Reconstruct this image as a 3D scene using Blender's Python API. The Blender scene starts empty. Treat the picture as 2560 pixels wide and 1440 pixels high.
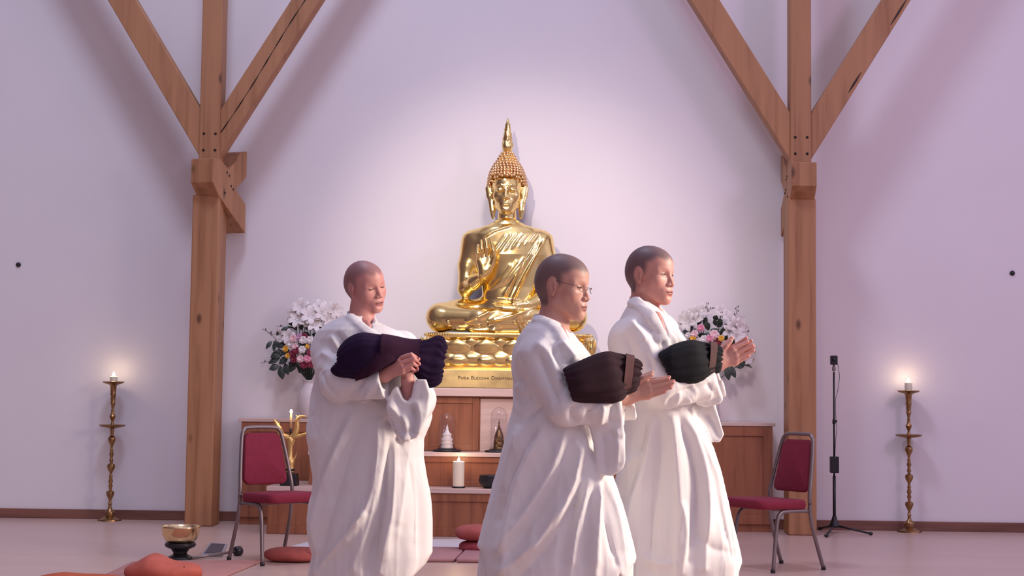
import bpy, bmesh, math, random
import numpy as np
from mathutils import Matrix, Vector

SC = bpy.context.scene
COL = SC.collection
rng = random.Random(7)

# ------------------------------------------------------------------ camera
FPX = 3800.0
CAM = np.array([0.49, -12.67, 1.08])
_yaw, _pit, _rol = math.atan(140 / FPX), math.atan(265 / FPX), 0.0115
FW = np.array([-math.sin(_yaw) * math.cos(_pit), math.cos(_yaw) * math.cos(_pit), math.sin(_pit)])
_rt = np.cross(FW, [0, 0, 1]); _rt /= np.linalg.norm(_rt); _up = np.cross(_rt, FW)
RT = _rt * math.cos(_rol) + _up * math.sin(_rol)
UP = _up * math.cos(_rol) - _rt * math.sin(_rol)
cd = bpy.data.cameras.new('camera'); cam = bpy.data.objects.new('camera', cd); COL.objects.link(cam)
cd.sensor_fit = 'HORIZONTAL'; cd.sensor_width = 36.0; cd.lens = FPX / 2560 * 36.0
cd.clip_start = 0.1; cd.clip_end = 200
M = Matrix.Identity(4)
for i in range(3):
    M[i][0], M[i][1], M[i][2], M[i][3] = RT[i], UP[i], -FW[i], CAM[i]
cam.matrix_world = M
SC.camera = cam

# ------------------------------------------------------------------ view, world, lights
SC.view_settings.view_transform = 'Standard'
SC.view_settings.look = 'None'
SC.view_settings.exposure = 0.06
SC.view_settings.gamma = 1.0
SC.view_settings.use_curve_mapping = False
w = bpy.data.worlds.new('hall_light'); SC.world = w; w.use_nodes = True
# unseen hall as a gradient: brightness added up to the right, dimmer low and left
_n, _l = w.node_tree.nodes, w.node_tree.links
_b = _n['Background']; _tc = _n.new('ShaderNodeTexCoord'); _dp = _n.new('ShaderNodeVectorMath'); _dp.operation = 'DOT_PRODUCT'
_dp.inputs[1].default_value = Vector((0.62, -0.30, 0.72)).normalized(); _l.new(_tc.outputs['Generated'], _dp.inputs[0])
_mr = _n.new('ShaderNodeMapRange'); _mr.inputs['From Min'].default_value = -1; _l.new(_dp.outputs['Value'], _mr.inputs['Value'])
_rp = _n.new('ShaderNodeValToRGB'); _l.new(_mr.outputs[0], _rp.inputs[0]); _l.new(_rp.outputs[0], _b.inputs[0])
_e = _rp.color_ramp.elements
_e[0].position = 0.15; _e[0].color = (0.10, 0.062, 0.10, 1); _e[1].position = 0.95; _e[1].color = (0.66, 0.57, 0.76, 1)
_m = _e.new(0.55); _m.color = (0.145, 0.104, 0.156, 1)
_b.inputs[1].default_value = 1.0
SC.cycles.max_bounces = 8
SC.cycles.use_denoising = True
SC.cycles.caustics_reflective = False
SC.cycles.caustics_refractive = False

def light(name, kind, loc, target, energy, color, size=1.0, size_y=None, spot=60, blend=0.5):
    ld = bpy.data.lights.new(name, kind); o = bpy.data.objects.new(name, ld); COL.objects.link(o)
    o.location = loc; ld.energy = energy; ld.color = color
    d = Vector(target) - Vector(loc)
    o.rotation_euler = d.to_track_quat('-Z', 'Y').to_euler()
    if name == 'hall_lamp': ld.spread = math.radians(95)
    if kind == 'AREA':
        ld.shape = 'RECTANGLE' if size_y else 'DISK'; ld.size = size
        if size_y: ld.size_y = size_y
    elif kind == 'SPOT':
        ld.spot_size = math.radians(spot); ld.spot_blend = blend; ld.shadow_soft_size = size
    else:
        ld.shadow_soft_size = size
    return o

light('skylight', 'AREA', (-1.5, -5.0, 9.6), (0.2, -1.6, 1.0), 255, (0.66, 0.72, 1.0), 1.7)
light('altar_spotlight', 'SPOT', (-1.1, -9.0, 4.6), (0.05, -0.3, 2.1), 1050, (1.0, 0.82, 0.70), 0.05, spot=24, blend=0.9)
light('nave_flood', 'SPOT', (0.7, -6.4, 6.0), (0.25, 0, 1.6), 720, (1.0, 0.82, 0.80), 0.5, spot=38, blend=1.0)
light('hall_lamp', 'AREA', (5.6, -6.8, 3.0), (0.3, -7.0, 0.8), 112, (1.0, 0.84, 0.68), 1.5)
light('right_wall_tint', 'AREA', (5.4, -5.2, 4.4), (3.6, 0, 2.0), 46, (0.92, 0.56, 1.0), 1.2)  # unseen light added to tint and brighten the right side of the wall
# ------------------------------------------------------------------ placing: a pixel of the photograph turned into a point of the room
def ray(px, py):
    return FW + RT * ((px - 1280) / FPX) + UP * ((720 - py) / FPX)
def P(px, py, Y):
    d = ray(px, py); return CAM + d * ((Y - CAM[1]) / d[1])
def F(px, py, z=0.0):
    d = ray(px, py); return CAM + d * ((z - CAM[2]) / d[2])
def PR(v):
    q = np.asarray(v) - CAM; z = q @ FW
    return 1280 + FPX * (q @ RT) / z, 720 - FPX * (q @ UP) / z

# ------------------------------------------------------------------ materials
def rgb(r, g, b):
    f = lambda c: ((c / 255 + 0.055) / 1.055) ** 2.4 if c > 10 else c / 255 / 12.92
    return (f(r), f(g), f(b), 1)
class NT:
    def __init__(s, name):
        s.m = bpy.data.materials.new(name); s.m.use_nodes = True
        s.t = s.m.node_tree; s.p = s.t.nodes['Principled BSDF']
    def n(s, kind, **kw):
        o = s.t.nodes.new(kind)
        for k, v in kw.items():
            if k in o.inputs: o.inputs[k].default_value = v
            else: setattr(o, k, v)
        return o
    def l(s, a, b): s.t.links.new(a, b)
    def set(s, **kw):
        for k, v in kw.items(): s.p.inputs[k.replace('_', ' ')].default_value = v
        return s
def coords(nt, scale=(1, 1, 1), kind='Object'):
    tc = nt.n('ShaderNodeTexCoord'); mp = nt.n('ShaderNodeMapping'); mp.inputs['Scale'].default_value = scale
    nt.l(tc.outputs[kind], mp.inputs[0]); return mp.outputs[0]
def ramp(nt, fac, cols):
    r = nt.n('ShaderNodeValToRGB'); e = r.color_ramp.elements
    while len(e) < len(cols): e.new(0.5)
    for i, (p, c) in enumerate(cols): e[i].position = p; e[i].color = c
    nt.l(fac, r.inputs[0]); return r.outputs[0]
def bump(nt, h, strength=0.2, dist=0.01):
    b = nt.n('ShaderNodeBump'); b.inputs['Strength'].default_value = strength; b.inputs['Distance'].default_value = dist
    nt.l(h, b.inputs['Height']); nt.l(b.outputs[0], nt.p.inputs['Normal'])
def mix_cols(c, k):
    return tuple(min(1, x * k) for x in c[:3]) + (1,)
def plain(name, c, rough=0.5, metal=0.0, var=0.06, scale=8.0, bmp=0.0, bscale=60.0, **kw):
    nt = NT(name); v = coords(nt)
    nz = nt.n('ShaderNodeTexNoise'); nz.inputs['Scale'].default_value = scale; nz.inputs['Detail'].default_value = 4
    nt.l(v, nz.inputs['Vector'])
    nt.l(ramp(nt, nz.outputs['Fac'], [(0.3, mix_cols(c, 1 - var)), (0.7, mix_cols(c, 1 + var))]), nt.p.inputs['Base Color'])
    nt.set(Roughness=rough, Metallic=metal); nt.set(**{k.replace('_', ' '): v for k, v in kw.items()})
    if bmp:
        n2 = nt.n('ShaderNodeTexNoise'); n2.inputs['Scale'].default_value = bscale; n2.inputs['Detail'].default_value = 3
        nt.l(v, n2.inputs['Vector']); bump(nt, n2.outputs['Fac'], bmp, 0.004)
    return nt.m
def wood(name, light_c, dark_c, grain=(14, 14, 0.9), rough=0.45, knots=True, coat=0.0):
    nt = NT(name); v = coords(nt, grain)
    nz = nt.n('ShaderNodeTexNoise'); nz.inputs['Scale'].default_value = 1.6; nz.inputs['Detail'].default_value = 7
    nz.inputs['Distortion'].default_value = 0.6; nt.l(v, nz.inputs['Vector'])
    c = ramp(nt, nz.outputs['Fac'], [(0.28, dark_c), (0.5, light_c), (0.72, mix_cols(light_c, 1.12))])
    if knots:
        k = nt.n('ShaderNodeTexVoronoi'); k.inputs['Scale'].default_value = 1.0
        nt.l(coords(nt, (4.5, 4.5, 2.2)), k.inputs['Vector'])
        kr = ramp(nt, k.outputs['Distance'], [(0.05, (1, 1, 1, 1)), (0.13, (0, 0, 0, 1))])
        mx = nt.n('ShaderNodeMix', data_type='RGBA'); nt.l(kr, mx.inputs['Factor'])
        nt.l(c, mx.inputs[6]); mx.inputs[7].default_value = mix_cols(dark_c, 0.45); c = mx.outputs[2]
    nt.l(c, nt.p.inputs['Base Color']); nt.set(Roughness=rough)
    bump(nt, nz.outputs['Fac'], 0.08, 0.004)
    return nt.m

# ------------------------------------------------------------------ objects
ORG = {}
def tag(o, label, cat, group=None):
    o['label'] = label; o['category'] = cat
    if group: o['group'] = group
    return o
def thing(name, label, cat, loc, group=None):
    o = bpy.data.objects.new(name, None); COL.objects.link(o); o.location = tuple(loc); o.empty_display_size = 0.1
    ORG[o.name] = np.array(loc, float); return tag(o, label, cat, group)
def obj(name, geo, mat, parent=None, smooth=True, label=None, col=None, origin=None, auto=None):
    V, Fc = geo; V = np.asarray(V, float)
    me = bpy.data.meshes.new(name)
    org = ORG[parent.name] if parent is not None else (np.array(origin, float) if origin is not None else np.zeros(3))
    W = V - org
    if isinstance(Fc, np.ndarray) and Fc.ndim == 2:
        n, k = Fc.shape
        me.vertices.add(len(W)); me.vertices.foreach_set('co', W.astype(np.float32).ravel())
        me.loops.add(n * k); me.loops.foreach_set('vertex_index', Fc.astype(np.int32).ravel())
        me.polygons.add(n); me.polygons.foreach_set('loop_start', np.arange(0, n * k, k, dtype=np.int32))
        me.update(calc_edges=True); me.validate()
    else:
        me.from_pydata([tuple(v) for v in W], [], [tuple(int(i) for i in f) for f in Fc]); me.update()
    if col is not None:
        a = me.color_attributes.new('Col', 'FLOAT_COLOR', 'POINT')
        a.data.foreach_set('color', np.hstack([col, np.ones((len(col), 1))]).astype(np.float32).ravel())
    me.materials.append(mat)
    o = bpy.data.objects.new(name, me); COL.objects.link(o)
    if parent is not None: o.parent = parent
    elif origin is not None: o.location = tuple(org)
    ORG[o.name] = org
    if smooth: me.polygons.foreach_set('use_smooth', [True] * len(me.polygons))
    if auto: me.set_sharp_from_angle(angle=math.radians(auto))
    if label: o['label'] = label
    return o
def struct(name, geo, mat, smooth=False, **kw):
    o = obj(name, geo, mat, None, smooth, **kw); o['kind'] = 'structure'; return o
def join(*gs):
    V = []; Fc = []; n = 0
    for v, f in gs:
        V.append(np.asarray(v, float)); Fc += [tuple(int(i) + n for i in q) for q in f]; n += len(v)
    return np.vstack(V), Fc
def xf(geo, m=None, loc=(0, 0, 0)):
    V = np.asarray(geo[0], float)
    if m is not None: V = V @ np.asarray(m).T
    return V + np.array(loc), geo[1]
def rotz(a): c, s = math.cos(a), math.sin(a); return np.array([[c, -s, 0], [s, c, 0], [0, 0, 1]])
def roty(a): c, s = math.cos(a), math.sin(a); return np.array([[c, 0, s], [0, 1, 0], [-s, 0, c]])
def rotx(a): c, s = math.cos(a), math.sin(a); return np.array([[1, 0, 0], [0, c, -s], [0, s, c]])
def bmout(bm):
    bm.verts.ensure_lookup_table(); bm.verts.index_update()
    r = np.array([v.co[:] for v in bm.verts]), [tuple(v.index for v in f.verts) for f in bm.faces]
    bm.free(); return r
def box(lo, hi, bev=0.004, seg=2):
    lo = np.array(lo, float); hi = np.array(hi, float)
    bm = bmesh.new(); bmesh.ops.create_cube(bm, size=1)
    for v in bm.verts:
        v.co = [(lo[i] + hi[i]) / 2 + v.co[i] * (hi[i] - lo[i]) for i in range(3)]
    if bev: bmesh.ops.bevel(bm, geom=bm.edges[:], offset=bev, segments=seg, affect='EDGES', profile=0.5)
    return bmout(bm)
def prism(poly, a, b, axis, bev=0.0):
    """polygon extruded along one axis from a to b; poly is in the two other axes, in order"""
    bm = bmesh.new(); o = [i for i in range(3) if i != axis]; vs = []
    for q in poly:
        c = [0, 0, 0]; c[o[0]], c[o[1]], c[axis] = q[0], q[1], a; vs.append(bm.verts.new(c))
    f = bm.faces.new(vs); r = bmesh.ops.extrude_face_region(bm, geom=[f])
    for v in [e for e in r['geom'] if isinstance(e, bmesh.types.BMVert)]: v.co[axis] = b
    bmesh.ops.recalc_face_normals(bm, faces=bm.faces[:])
    if bev: bmesh.ops.bevel(bm, geom=bm.edges[:], offset=bev, segments=2, affect='EDGES', profile=0.5)
    return bmout(bm)
def lathe(prof, n=32, c=(0, 0, 0)):
    V = []; Fc = []
    for r, z in prof:
        for k in range(n):
            a = 2 * math.pi * k / n; V.append((c[0] + r * math.cos(a), c[1] + r * math.sin(a), c[2] + z))
    m = len(prof)
    for i in range(m - 1):
        for k in range(n):
            Fc.append((i * n + k, i * n + (k + 1) % n, (i + 1) * n + (k + 1) % n, (i + 1) * n + k))
    if prof[0][0] > 1e-6: Fc.append(tuple(range(n - 1, -1, -1)))
    if prof[-1][0] > 1e-6: Fc.append(tuple((m - 1) * n + k for k in range(n)))
    return np.array(V), Fc
def smooth_path(pts, sub=8, closed=False):
    p = np.array(pts, float); out = []; n = len(p)
    for i in range(n if closed else n - 1):
        g = (lambda j: p[j % n]) if closed else (lambda j: p[max(0, min(n - 1, j))])
        p0, p1, p2, p3 = g(i - 1), g(i), g(i + 1), g(i + 2)
        for k in range(sub):
            t = k / sub
            out.append(0.5 * (2 * p1 + (p2 - p0) * t + (2 * p0 - 5 * p1 + 4 * p2 - p3) * t * t + (3 * p1 - p0 - 3 * p2 + p3) * t ** 3))
    if not closed: out.append(p[-1])
    return np.array(out)
def tube(pts, r, n=10, closed=False):
    p = np.array(pts, float); m = len(p); r = np.broadcast_to(np.array(r, float), (m,))
    T = np.gradient(p, axis=0) if not closed else np.roll(p, -1, 0) - np.roll(p, 1, 0)
    T /= np.linalg.norm(T, axis=1)[:, None] + 1e-12
    u = np.cross(T[0], [0, 0, 1.0]);
    if np.linalg.norm(u) < 1e-3: u = np.cross(T[0], [0, 1.0, 0])
    u /= np.linalg.norm(u); V = []; Fc = []
    for i in range(m):
        u = u - T[i] * (u @ T[i]); u /= np.linalg.norm(u); v = np.cross(T[i], u)
        for k in range(n):
            a = 2 * math.pi * k / n; V.append(p[i] + r[i] * (u * math.cos(a) + v * math.sin(a)))
    for i in range(m if closed else m - 1):
        j = (i + 1) % m
        for k in range(n):
            Fc.append((i * n + k, i * n + (k + 1) % n, j * n + (k + 1) % n, j * n + k))
    if not closed: Fc += [tuple(range(n - 1, -1, -1)), tuple((m - 1) * n + k for k in range(n))]
    return np.array(V), Fc
def rings(R, closed_ends=True):
    """loft through a list of rings (each an n x 3 array)"""
    m, n = len(R), len(R[0]); V = np.vstack(R); Fc = []
    for i in range(m - 1):
        for k in range(n):
            Fc.append((i * n + k, i * n + (k + 1) % n, (i + 1) * n + (k + 1) % n, (i + 1) * n + k))
    if closed_ends: Fc += [tuple(range(n - 1, -1, -1)), tuple((m - 1) * n + k for k in range(n))]
    return V, Fc
def ball(c, r, u=12, v=8):
    r = np.broadcast_to(np.array(r, float), (3,)); V = [(0, 0, -1)]; Fc = []
    for i in range(1, v):
        a = -math.pi / 2 + math.pi * i / v
        for k in range(u):
            b = 2 * math.pi * k / u; V.append((math.cos(a) * math.cos(b), math.cos(a) * math.sin(b), math.sin(a)))
    V.append((0, 0, 1)); L = len(V) - 1
    for k in range(u): Fc.append((0, 1 + (k + 1) % u, 1 + k)); Fc.append((L, L - u + k, L - u + (k + 1) % u))
    for i in range(v - 2):
        for k in range(u):
            a = 1 + i * u
            Fc.append((a + k, a + (k + 1) % u, a + u + (k + 1) % u, a + u + k))
    return np.array(V) * r + np.array(c), Fc

# ------------------------------------------------------------------ sculpting: distance fields meshed with surface nets
f4 = np.float32
def A(*v): return np.array(v, f4)
def s_sph(p, c, r): return np.linalg.norm(p - A(*c), axis=1) - f4(r)
def s_ell(p, c, r, R=None):
    q = p - A(*c)
    if R is not None: q = q @ np.asarray(R, f4)
    r = A(*r); k0 = np.linalg.norm(q / r, axis=1); k1 = np.linalg.norm(q / (r * r), axis=1)
    return k0 * (k0 - 1) / np.maximum(k1, 1e-9)
def s_cap(p, a, b, ra, rb=None, flat=None):
    rb = ra if rb is None else rb; a = A(*a); b = A(*b); d = b - a; q = p - a
    t = np.clip((q @ d) / max(float(d @ d), 1e-12), 0, 1)
    e = q - t[:, None] * d
    if flat is not None:
        ax, k = flat; ax = A(*ax); s = e @ ax; e = e + np.outer(s * (k - 1), ax)
    return np.linalg.norm(e, axis=1) - (ra + (rb - ra) * t).astype(f4)
def s_chain(p, pts, rs, k=0.0, flat=None):
    d = None
    for i in range(len(pts) - 1):
        e = s_cap(p, pts[i], pts[i + 1], rs[i], rs[i + 1], flat)
        d = e if d is None else (smin(d, e, k) if k else np.minimum(d, e))
    return d
def s_box(p, c, h, r=0.0, R=None):
    q = p - A(*c)
    if R is not None: q = q @ np.asarray(R, f4)
    q = np.abs(q) - (A(*h) - f4(r))
    return np.linalg.norm(np.maximum(q, 0), axis=1) + np.minimum(q.max(1), 0) - f4(r)
def smin(a, b, k):
    h = np.clip(0.5 + 0.5 * (b - a) / k, 0, 1); return b + (a - b) * h - k * h * (1 - h)
def smax(a, b, k): return -smin(-a, -b, k)
def grid_axis(lo, hi, h, fine=()):
    """coordinates from lo to hi with step h, finer inside each (a, b, step)"""
    x = lo; out = [lo]
    while x < hi:
        s = h
        for a, b, st in fine:
            if a - st <= x <= b: s = min(s, st)
        x += s; out.append(x)
    return np.array(out, f4)
def nets(fn, xs, ys, zs, B=12, slack=1.25):
    nx, ny, nz = len(xs), len(ys), len(zs); V = np.full((nx, ny, nz), 1.0, f4)
    bi = [(a, min(a + B, nx)) for a in range(0, nx, B)]; bj = [(a, min(a + B, ny)) for a in range(0, ny, B)]; bk = [(a, min(a + B, nz)) for a in range(0, nz, B)]
    blk = [(i, j, k) for i in bi for j in bj for k in bk]
    def mid(ax, r): lo, hi = ax[r[0]], ax[r[1] - 1]; return (lo + hi) / 2, (hi - lo) / 2
    C = []; Rr = []
    for i, j, k in blk:
        a, b, c = mid(xs, i), mid(ys, j), mid(zs, k); C.append((a[0], b[0], c[0])); Rr.append(math.sqrt(a[1] ** 2 + b[1] ** 2 + c[1] ** 2))
    D = fn(np.array(C, f4)); Rr = np.array(Rr)
    cell = max(np.diff(xs).max(), np.diff(ys).max(), np.diff(zs).max())
    batch = []; cnt = 0
    def flush(batch):
        pts = []
        for i, j, k in batch:
            g = np.meshgrid(xs[i[0]:i[1]], ys[j[0]:j[1]], zs[k[0]:k[1]], indexing='ij'); pts.append(np.stack(g, -1).reshape(-1, 3))
        d = fn(np.vstack(pts)); o = 0
        for i, j, k in batch:
            s = (i[1] - i[0], j[1] - j[0], k[1] - k[0]); n = s[0] * s[1] * s[2]
            V[i[0]:i[1], j[0]:j[1], k[0]:k[1]] = d[o:o + n].reshape(s); o += n
    for q, (b, d, r) in enumerate(zip(blk, D, Rr)):
        if abs(d) > r * slack + 2 * cell:
            i, j, k = b; V[i[0]:i[1], j[0]:j[1], k[0]:k[1]] = 1.0 if d > 0 else -1.0; continue
        batch.append(b); cnt += 1
        if len(batch) >= 160: flush(batch); batch = []
    if batch: flush(batch)
    S = V < 0
    cs = np.zeros((nx - 1, ny - 1, nz - 1), np.uint8)
    for a in (0, 1):
        for b in (0, 1):
            for c in (0, 1): cs += S[a:nx - 1 + a, b:ny - 1 + b, c:nz - 1 + c]
    I, J, K = np.nonzero((cs > 0) & (cs < 8)); n = len(I)
    ids = np.full(cs.shape, -1, np.int32); ids[I, J, K] = np.arange(n)
    acc = np.zeros((n, 3), np.float64); num = np.zeros(n)
    X = (xs.astype(np.float64), ys.astype(np.float64), zs.astype(np.float64))
    cn = [(a, b, c) for a in (0, 1) for b in (0, 1) for c in (0, 1)]
    for u in cn:
        for ax in range(3):
            if u[ax] == 1: continue
            v = list(u); v[ax] = 1
            va = V[I + u[0], J + u[1], K + u[2]].astype(np.float64); vb = V[I + v[0], J + v[1], K + v[2]].astype(np.float64)
            m = (va < 0) != (vb < 0); t = np.where(m, va / np.where(m, va - vb, 1), 0)
            idx = (I, J, K)
            for k in range(3):
                base = X[k][idx[k] + u[k]]
                if k == ax: base = base + t * (X[k][idx[k] + 1] - X[k][idx[k]])
                acc[:, k] += np.where(m, base, 0)
            num += m
    Vt = acc / num[:, None]; Q = []
    for ax in range(3):
        s0 = [slice(None)] * 3; s1 = [slice(None)] * 3; s0[ax] = slice(0, -1); s1[ax] = slice(1, None)
        a, b = S[tuple(s0)], S[tuple(s1)]; E = np.nonzero(a != b); E = [e.copy() for e in E]
        o = [k for k in range(3) if k != ax]
        ok = (E[o[0]] > 0) & (E[o[1]] > 0) & (E[o[0]] < cs.shape[o[0]]) & (E[o[1]] < cs.shape[o[1]])
        E = [e[ok] for e in E]; ins = S[E[0], E[1], E[2]]
        def cid(d0, d1):
            q = [e for e in E]; q[o[0]] = E[o[0]] - d0; q[o[1]] = E[o[1]] - d1; return ids[q[0], q[1], q[2]]
        quad = np.stack([cid(1, 1), cid(0, 1), cid(0, 0), cid(1, 0)], 1)
        flip = ins if ax != 1 else ~ins
        quad[~flip] = quad[~flip][:, ::-1]; Q.append(quad)
    return Vt, np.vstack(Q)
def normals(V, Q):
    n = np.cross(V[Q[:, 2]] - V[Q[:, 0]], V[Q[:, 3]] - V[Q[:, 1]]); N = np.zeros_like(V)
    for k in range(4): np.add.at(N, Q[:, k], n)
    return N / (np.linalg.norm(N, axis=1)[:, None] + 1e-12)
def relax(V, Q, it=2, lam=0.5):
    for _ in range(it):
        S = np.zeros_like(V); C = np.zeros(len(V))
        for k in range(4):
            a, b = Q[:, k], Q[:, (k + 1) % 4]
            np.add.at(S, a, V[b]); np.add.at(S, b, V[a]); np.add.at(C, a, 1); np.add.at(C, b, 1)
        V = V + lam * (S / np.maximum(C, 1)[:, None] - V)
    return V
def interp(x, xp, fp): return np.interp(x, xp, fp).astype(f4)
# ------------------------------------------------------------------ the hall
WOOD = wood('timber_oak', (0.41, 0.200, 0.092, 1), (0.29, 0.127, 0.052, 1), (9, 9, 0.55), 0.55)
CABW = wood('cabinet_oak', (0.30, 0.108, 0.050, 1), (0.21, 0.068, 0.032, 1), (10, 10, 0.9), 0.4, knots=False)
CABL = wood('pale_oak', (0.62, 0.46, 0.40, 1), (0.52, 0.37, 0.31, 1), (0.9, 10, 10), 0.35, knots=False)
SKIRT = wood('skirting_oak', (0.22, 0.095, 0.065, 1), (0.15, 0.062, 0.042, 1), (0.8, 12, 12), 0.5, knots=False)
def floor_material():
    nt = NT('pale_wood_floor'); v = coords(nt, (1, 1, 1))
    br = nt.n('ShaderNodeTexBrick'); br.offset = 0.37; nt.l(v, br.inputs['Vector'])
    for k, q in (('Scale', 1.0), ('Mortar Size', 0.0016), ('Brick Width', 1.9), ('Row Height', 0.19), ('Bias', 0.0)): br.inputs[k].default_value = q
    br.inputs['Color1'].default_value = (0.60, 0.435, 0.37, 1); br.inputs['Color2'].default_value = (0.555, 0.40, 0.34, 1); br.inputs['Mortar'].default_value = (0.46, 0.33, 0.27, 1)
    nz = nt.n('ShaderNodeTexNoise'); nz.inputs['Scale'].default_value = 3; nz.inputs['Detail'].default_value = 6; nt.l(coords(nt, (0.8, 14, 1)), nz.inputs['Vector'])
    mx = nt.n('ShaderNodeMix', data_type='RGBA'); mx.blend_type = 'MULTIPLY'; mx.inputs['Factor'].default_value = 0.35
    nt.l(br.outputs['Color'], mx.inputs[6]); nt.l(ramp(nt, nz.outputs['Fac'], [(0.3, (0.75, 0.72, 0.7, 1)), (0.7, (1, 1, 1, 1))]), mx.inputs[7])
    nt.l(mx.outputs[2], nt.p.inputs['Base Color']); nt.set(Roughness=0.30)
    return nt.m
WALLM = plain('white_plaster', (0.80, 0.775, 0.78, 1), 0.85, 0, 0.015, 1.5, 0.05, 90)
struct('wall_back', box((-9, 0, 0), (9, 0.2, 8.5), 0), WALLM)
struct('floor', box((-9, -16, -0.12), (9, 0.2, 0), 0), floor_material())
struct('baseboard_back', box((-9, -0.022, 0), (9, 0.0, 0.078), 0.004), SKIRT)
BLACK = plain('black_satin', (0.012, 0.011, 0.014, 1), 0.4, 0, 0.1)
BOLT = plain('dark_iron', (0.03, 0.022, 0.02, 1), 0.5, 0.6, 0.1)
for x, lb in ((-4.16, 'small dark round fitting on the wall, leftmost of the two'), (4.16, 'small dark round fitting on the wall, rightmost of the two')):
    o = obj('wall_fitting', lathe([(0.0, 0.0), (0.020, 0.001), (0.021, 0.008), (0.014, 0.014), (0.0, 0.016)], 20), BLACK, None, True, origin=(0, 0, 0))
    o.location = (x, 0, 2.124); o.rotation_euler = (math.pi / 2, 0, 0)
    tag(o, lb, 'wall fitting', 'dark wall fittings')

def align(o, d):
    """turn an object's own z axis along d without moving it (the grain runs along z)"""
    q = Vector(d).to_track_quat('Z', 'Y'); o.data.transform(q.to_matrix().to_4x4().inverted()); o.rotation_euler = q.to_euler()
def column(name, label, X, sx):
    """sx: -1 for the one on the left, 1 for the one on the right"""
    zz = lambda py, Y: P(512 if sx < 0 else 2002, py + (0 if sx < 0 else 9), Y)[2]
    px = (lambda x: x)
    t = thing(name, label, 'timber column', (X, -0.44, 0))
    hw = 0.110; yf, yb = -0.58, -0.30; zt = zz(487, -.58)
    obj('post', box((X - hw, yf, 0), (X + hw, yb, zt), 0.012), WOOD, t, False)
    bw = 0.098
    prof = [(-.69, zz(396, -.69)), (-.69, zz(456, -.69)), (-.585, zz(488, -.585)), (-.40, zz(524, -.40)), (-.07, zz(584, -.07)), (-.07, zz(512, -.07)), (-.27, zz(474, -.27)),
            (-.07, zz(444, -.07)), (-.07, zz(380, -.07)), (-.20, zz(384, -.20)), (-.38, zz(428, -.38)), (-.56, zz(400, -.56))]
    RB = rotz(math.radians(-13 if sx < 0 else 0.0)); ctr = np.array([X, -.64, 0])
    turn = lambda g: (((np.asarray(g[0]) - ctr) @ RB.T) + ctr, g[1])
    b = obj('bracket', turn(prism(prof, X - bw, X + bw, 0, 0.006)), WOOD, t, False)
    for k, (y, py) in enumerate(((-.44, 432), (-.40, 440), (-.36, 466), (-.32, 474), (-.47, 483))):
        obj('bolt', turn(ball((X - sx * (bw + .001), y, zz(py, y)), (0.006, 0.010, 0.010), 10, 6)), BOLT, b)
    uw = 0.084
    u = obj('upper_post', box((X - uw, -.52, zz(420, -.4)), (X + uw, -.34, 5.6), 0.008), WOOD, t, False)
    for dx in (-.045, .05):
        for py in (334, 375): obj('bolt', ball((X + dx, -.522, zz(py, -.52)), (0.011, 0.006, 0.011), 10, 6), BOLT, u)
    for s in (-1, 1):
        z0, z1 = zz(392, -.5), zz(275, -.5); k = 0.615; xe = X + s * (uw - 0.004); L = 5.6
        poly = [(xe, z0), (xe + s * k * (L - z0), L), (xe + s * k * (L - z1), L), (xe, z1)]
        br = obj('brace', prism(poly, -.505, -.355, 1, 0.006), WOOD, t, False)
        if s == sx * -1 and sx < 0 or (s == 1 and sx > 0):
            if sx < 0:
                pts = [(xe + s * (0.01 + k * h + 0.03 * math.sin(h * 5) * .3), -.506, z0 + 0.20 + h) for h in np.linspace(0, 1.9, 40)]
                obj('crack', tube(pts, [0.0035 + 0.002 * math.sin(i * 1.7) for i in range(40)], 6), BOLT, br, label='long dark crack in the timber')
            else:
                for h0, h1, off in ((0.45, 0.62, .10), (1.0, 1.22, .10), (1.6, 1.8, .12)):
                    pts = [(xe + k * h + off * .25, -.506, z0 + off + h) for h in np.linspace(h0, h1, 10)]
                    obj('crack', tube(pts, [0.008 * math.sin(math.pi * (i + .5) / 10) for i in range(10)], 6), BOLT, br, label='short dark crack in the timber')
        d = Vector((s * k, 0, 1)).normalized()
        q = d.to_track_quat('Z', 'Y')
    return t
column('timber_column', 'oak post with forked braces behind the red chair and brass bowl', P(494, 1318, -.58)[0], -1)
column('timber_column', 'oak post with forked braces between the sideboard and the black tripod', P(2007, 1337, -.58)[0], 1)
# ------------------------------------------------------------------ altar furniture
def zat(px, py, Y): return P(px, py, Y)[2]
ALT = thing('altar', 'stepped oak altar with pale treads under the golden statue', 'altar', (0, -0.5, 0))
xs1 = abs(P(668, 1228, -1.12)[0]); xr1 = P(1798, 1228, -1.12)[0]; xs2 = abs(P(772, 1136, -.86)[0]); xc = abs(P(1053, 980, -.66)[0])
z1 = zat(1150, 1222, -1.12); z2 = zat(1150, 1131, -.86); z3 = zat(1150, 970, -.66)
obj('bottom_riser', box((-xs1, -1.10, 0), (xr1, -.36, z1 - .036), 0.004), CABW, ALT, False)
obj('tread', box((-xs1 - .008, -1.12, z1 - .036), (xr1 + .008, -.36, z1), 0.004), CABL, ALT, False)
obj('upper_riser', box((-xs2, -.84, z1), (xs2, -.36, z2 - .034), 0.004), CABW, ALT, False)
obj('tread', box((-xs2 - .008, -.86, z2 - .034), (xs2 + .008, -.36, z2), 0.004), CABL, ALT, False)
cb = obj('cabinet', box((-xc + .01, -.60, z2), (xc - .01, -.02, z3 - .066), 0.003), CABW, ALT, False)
obj('ledge', box((-xc, -.66, z3 - .066), (xc, -.02, z3), 0.006), CABL, ALT, False)
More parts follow.
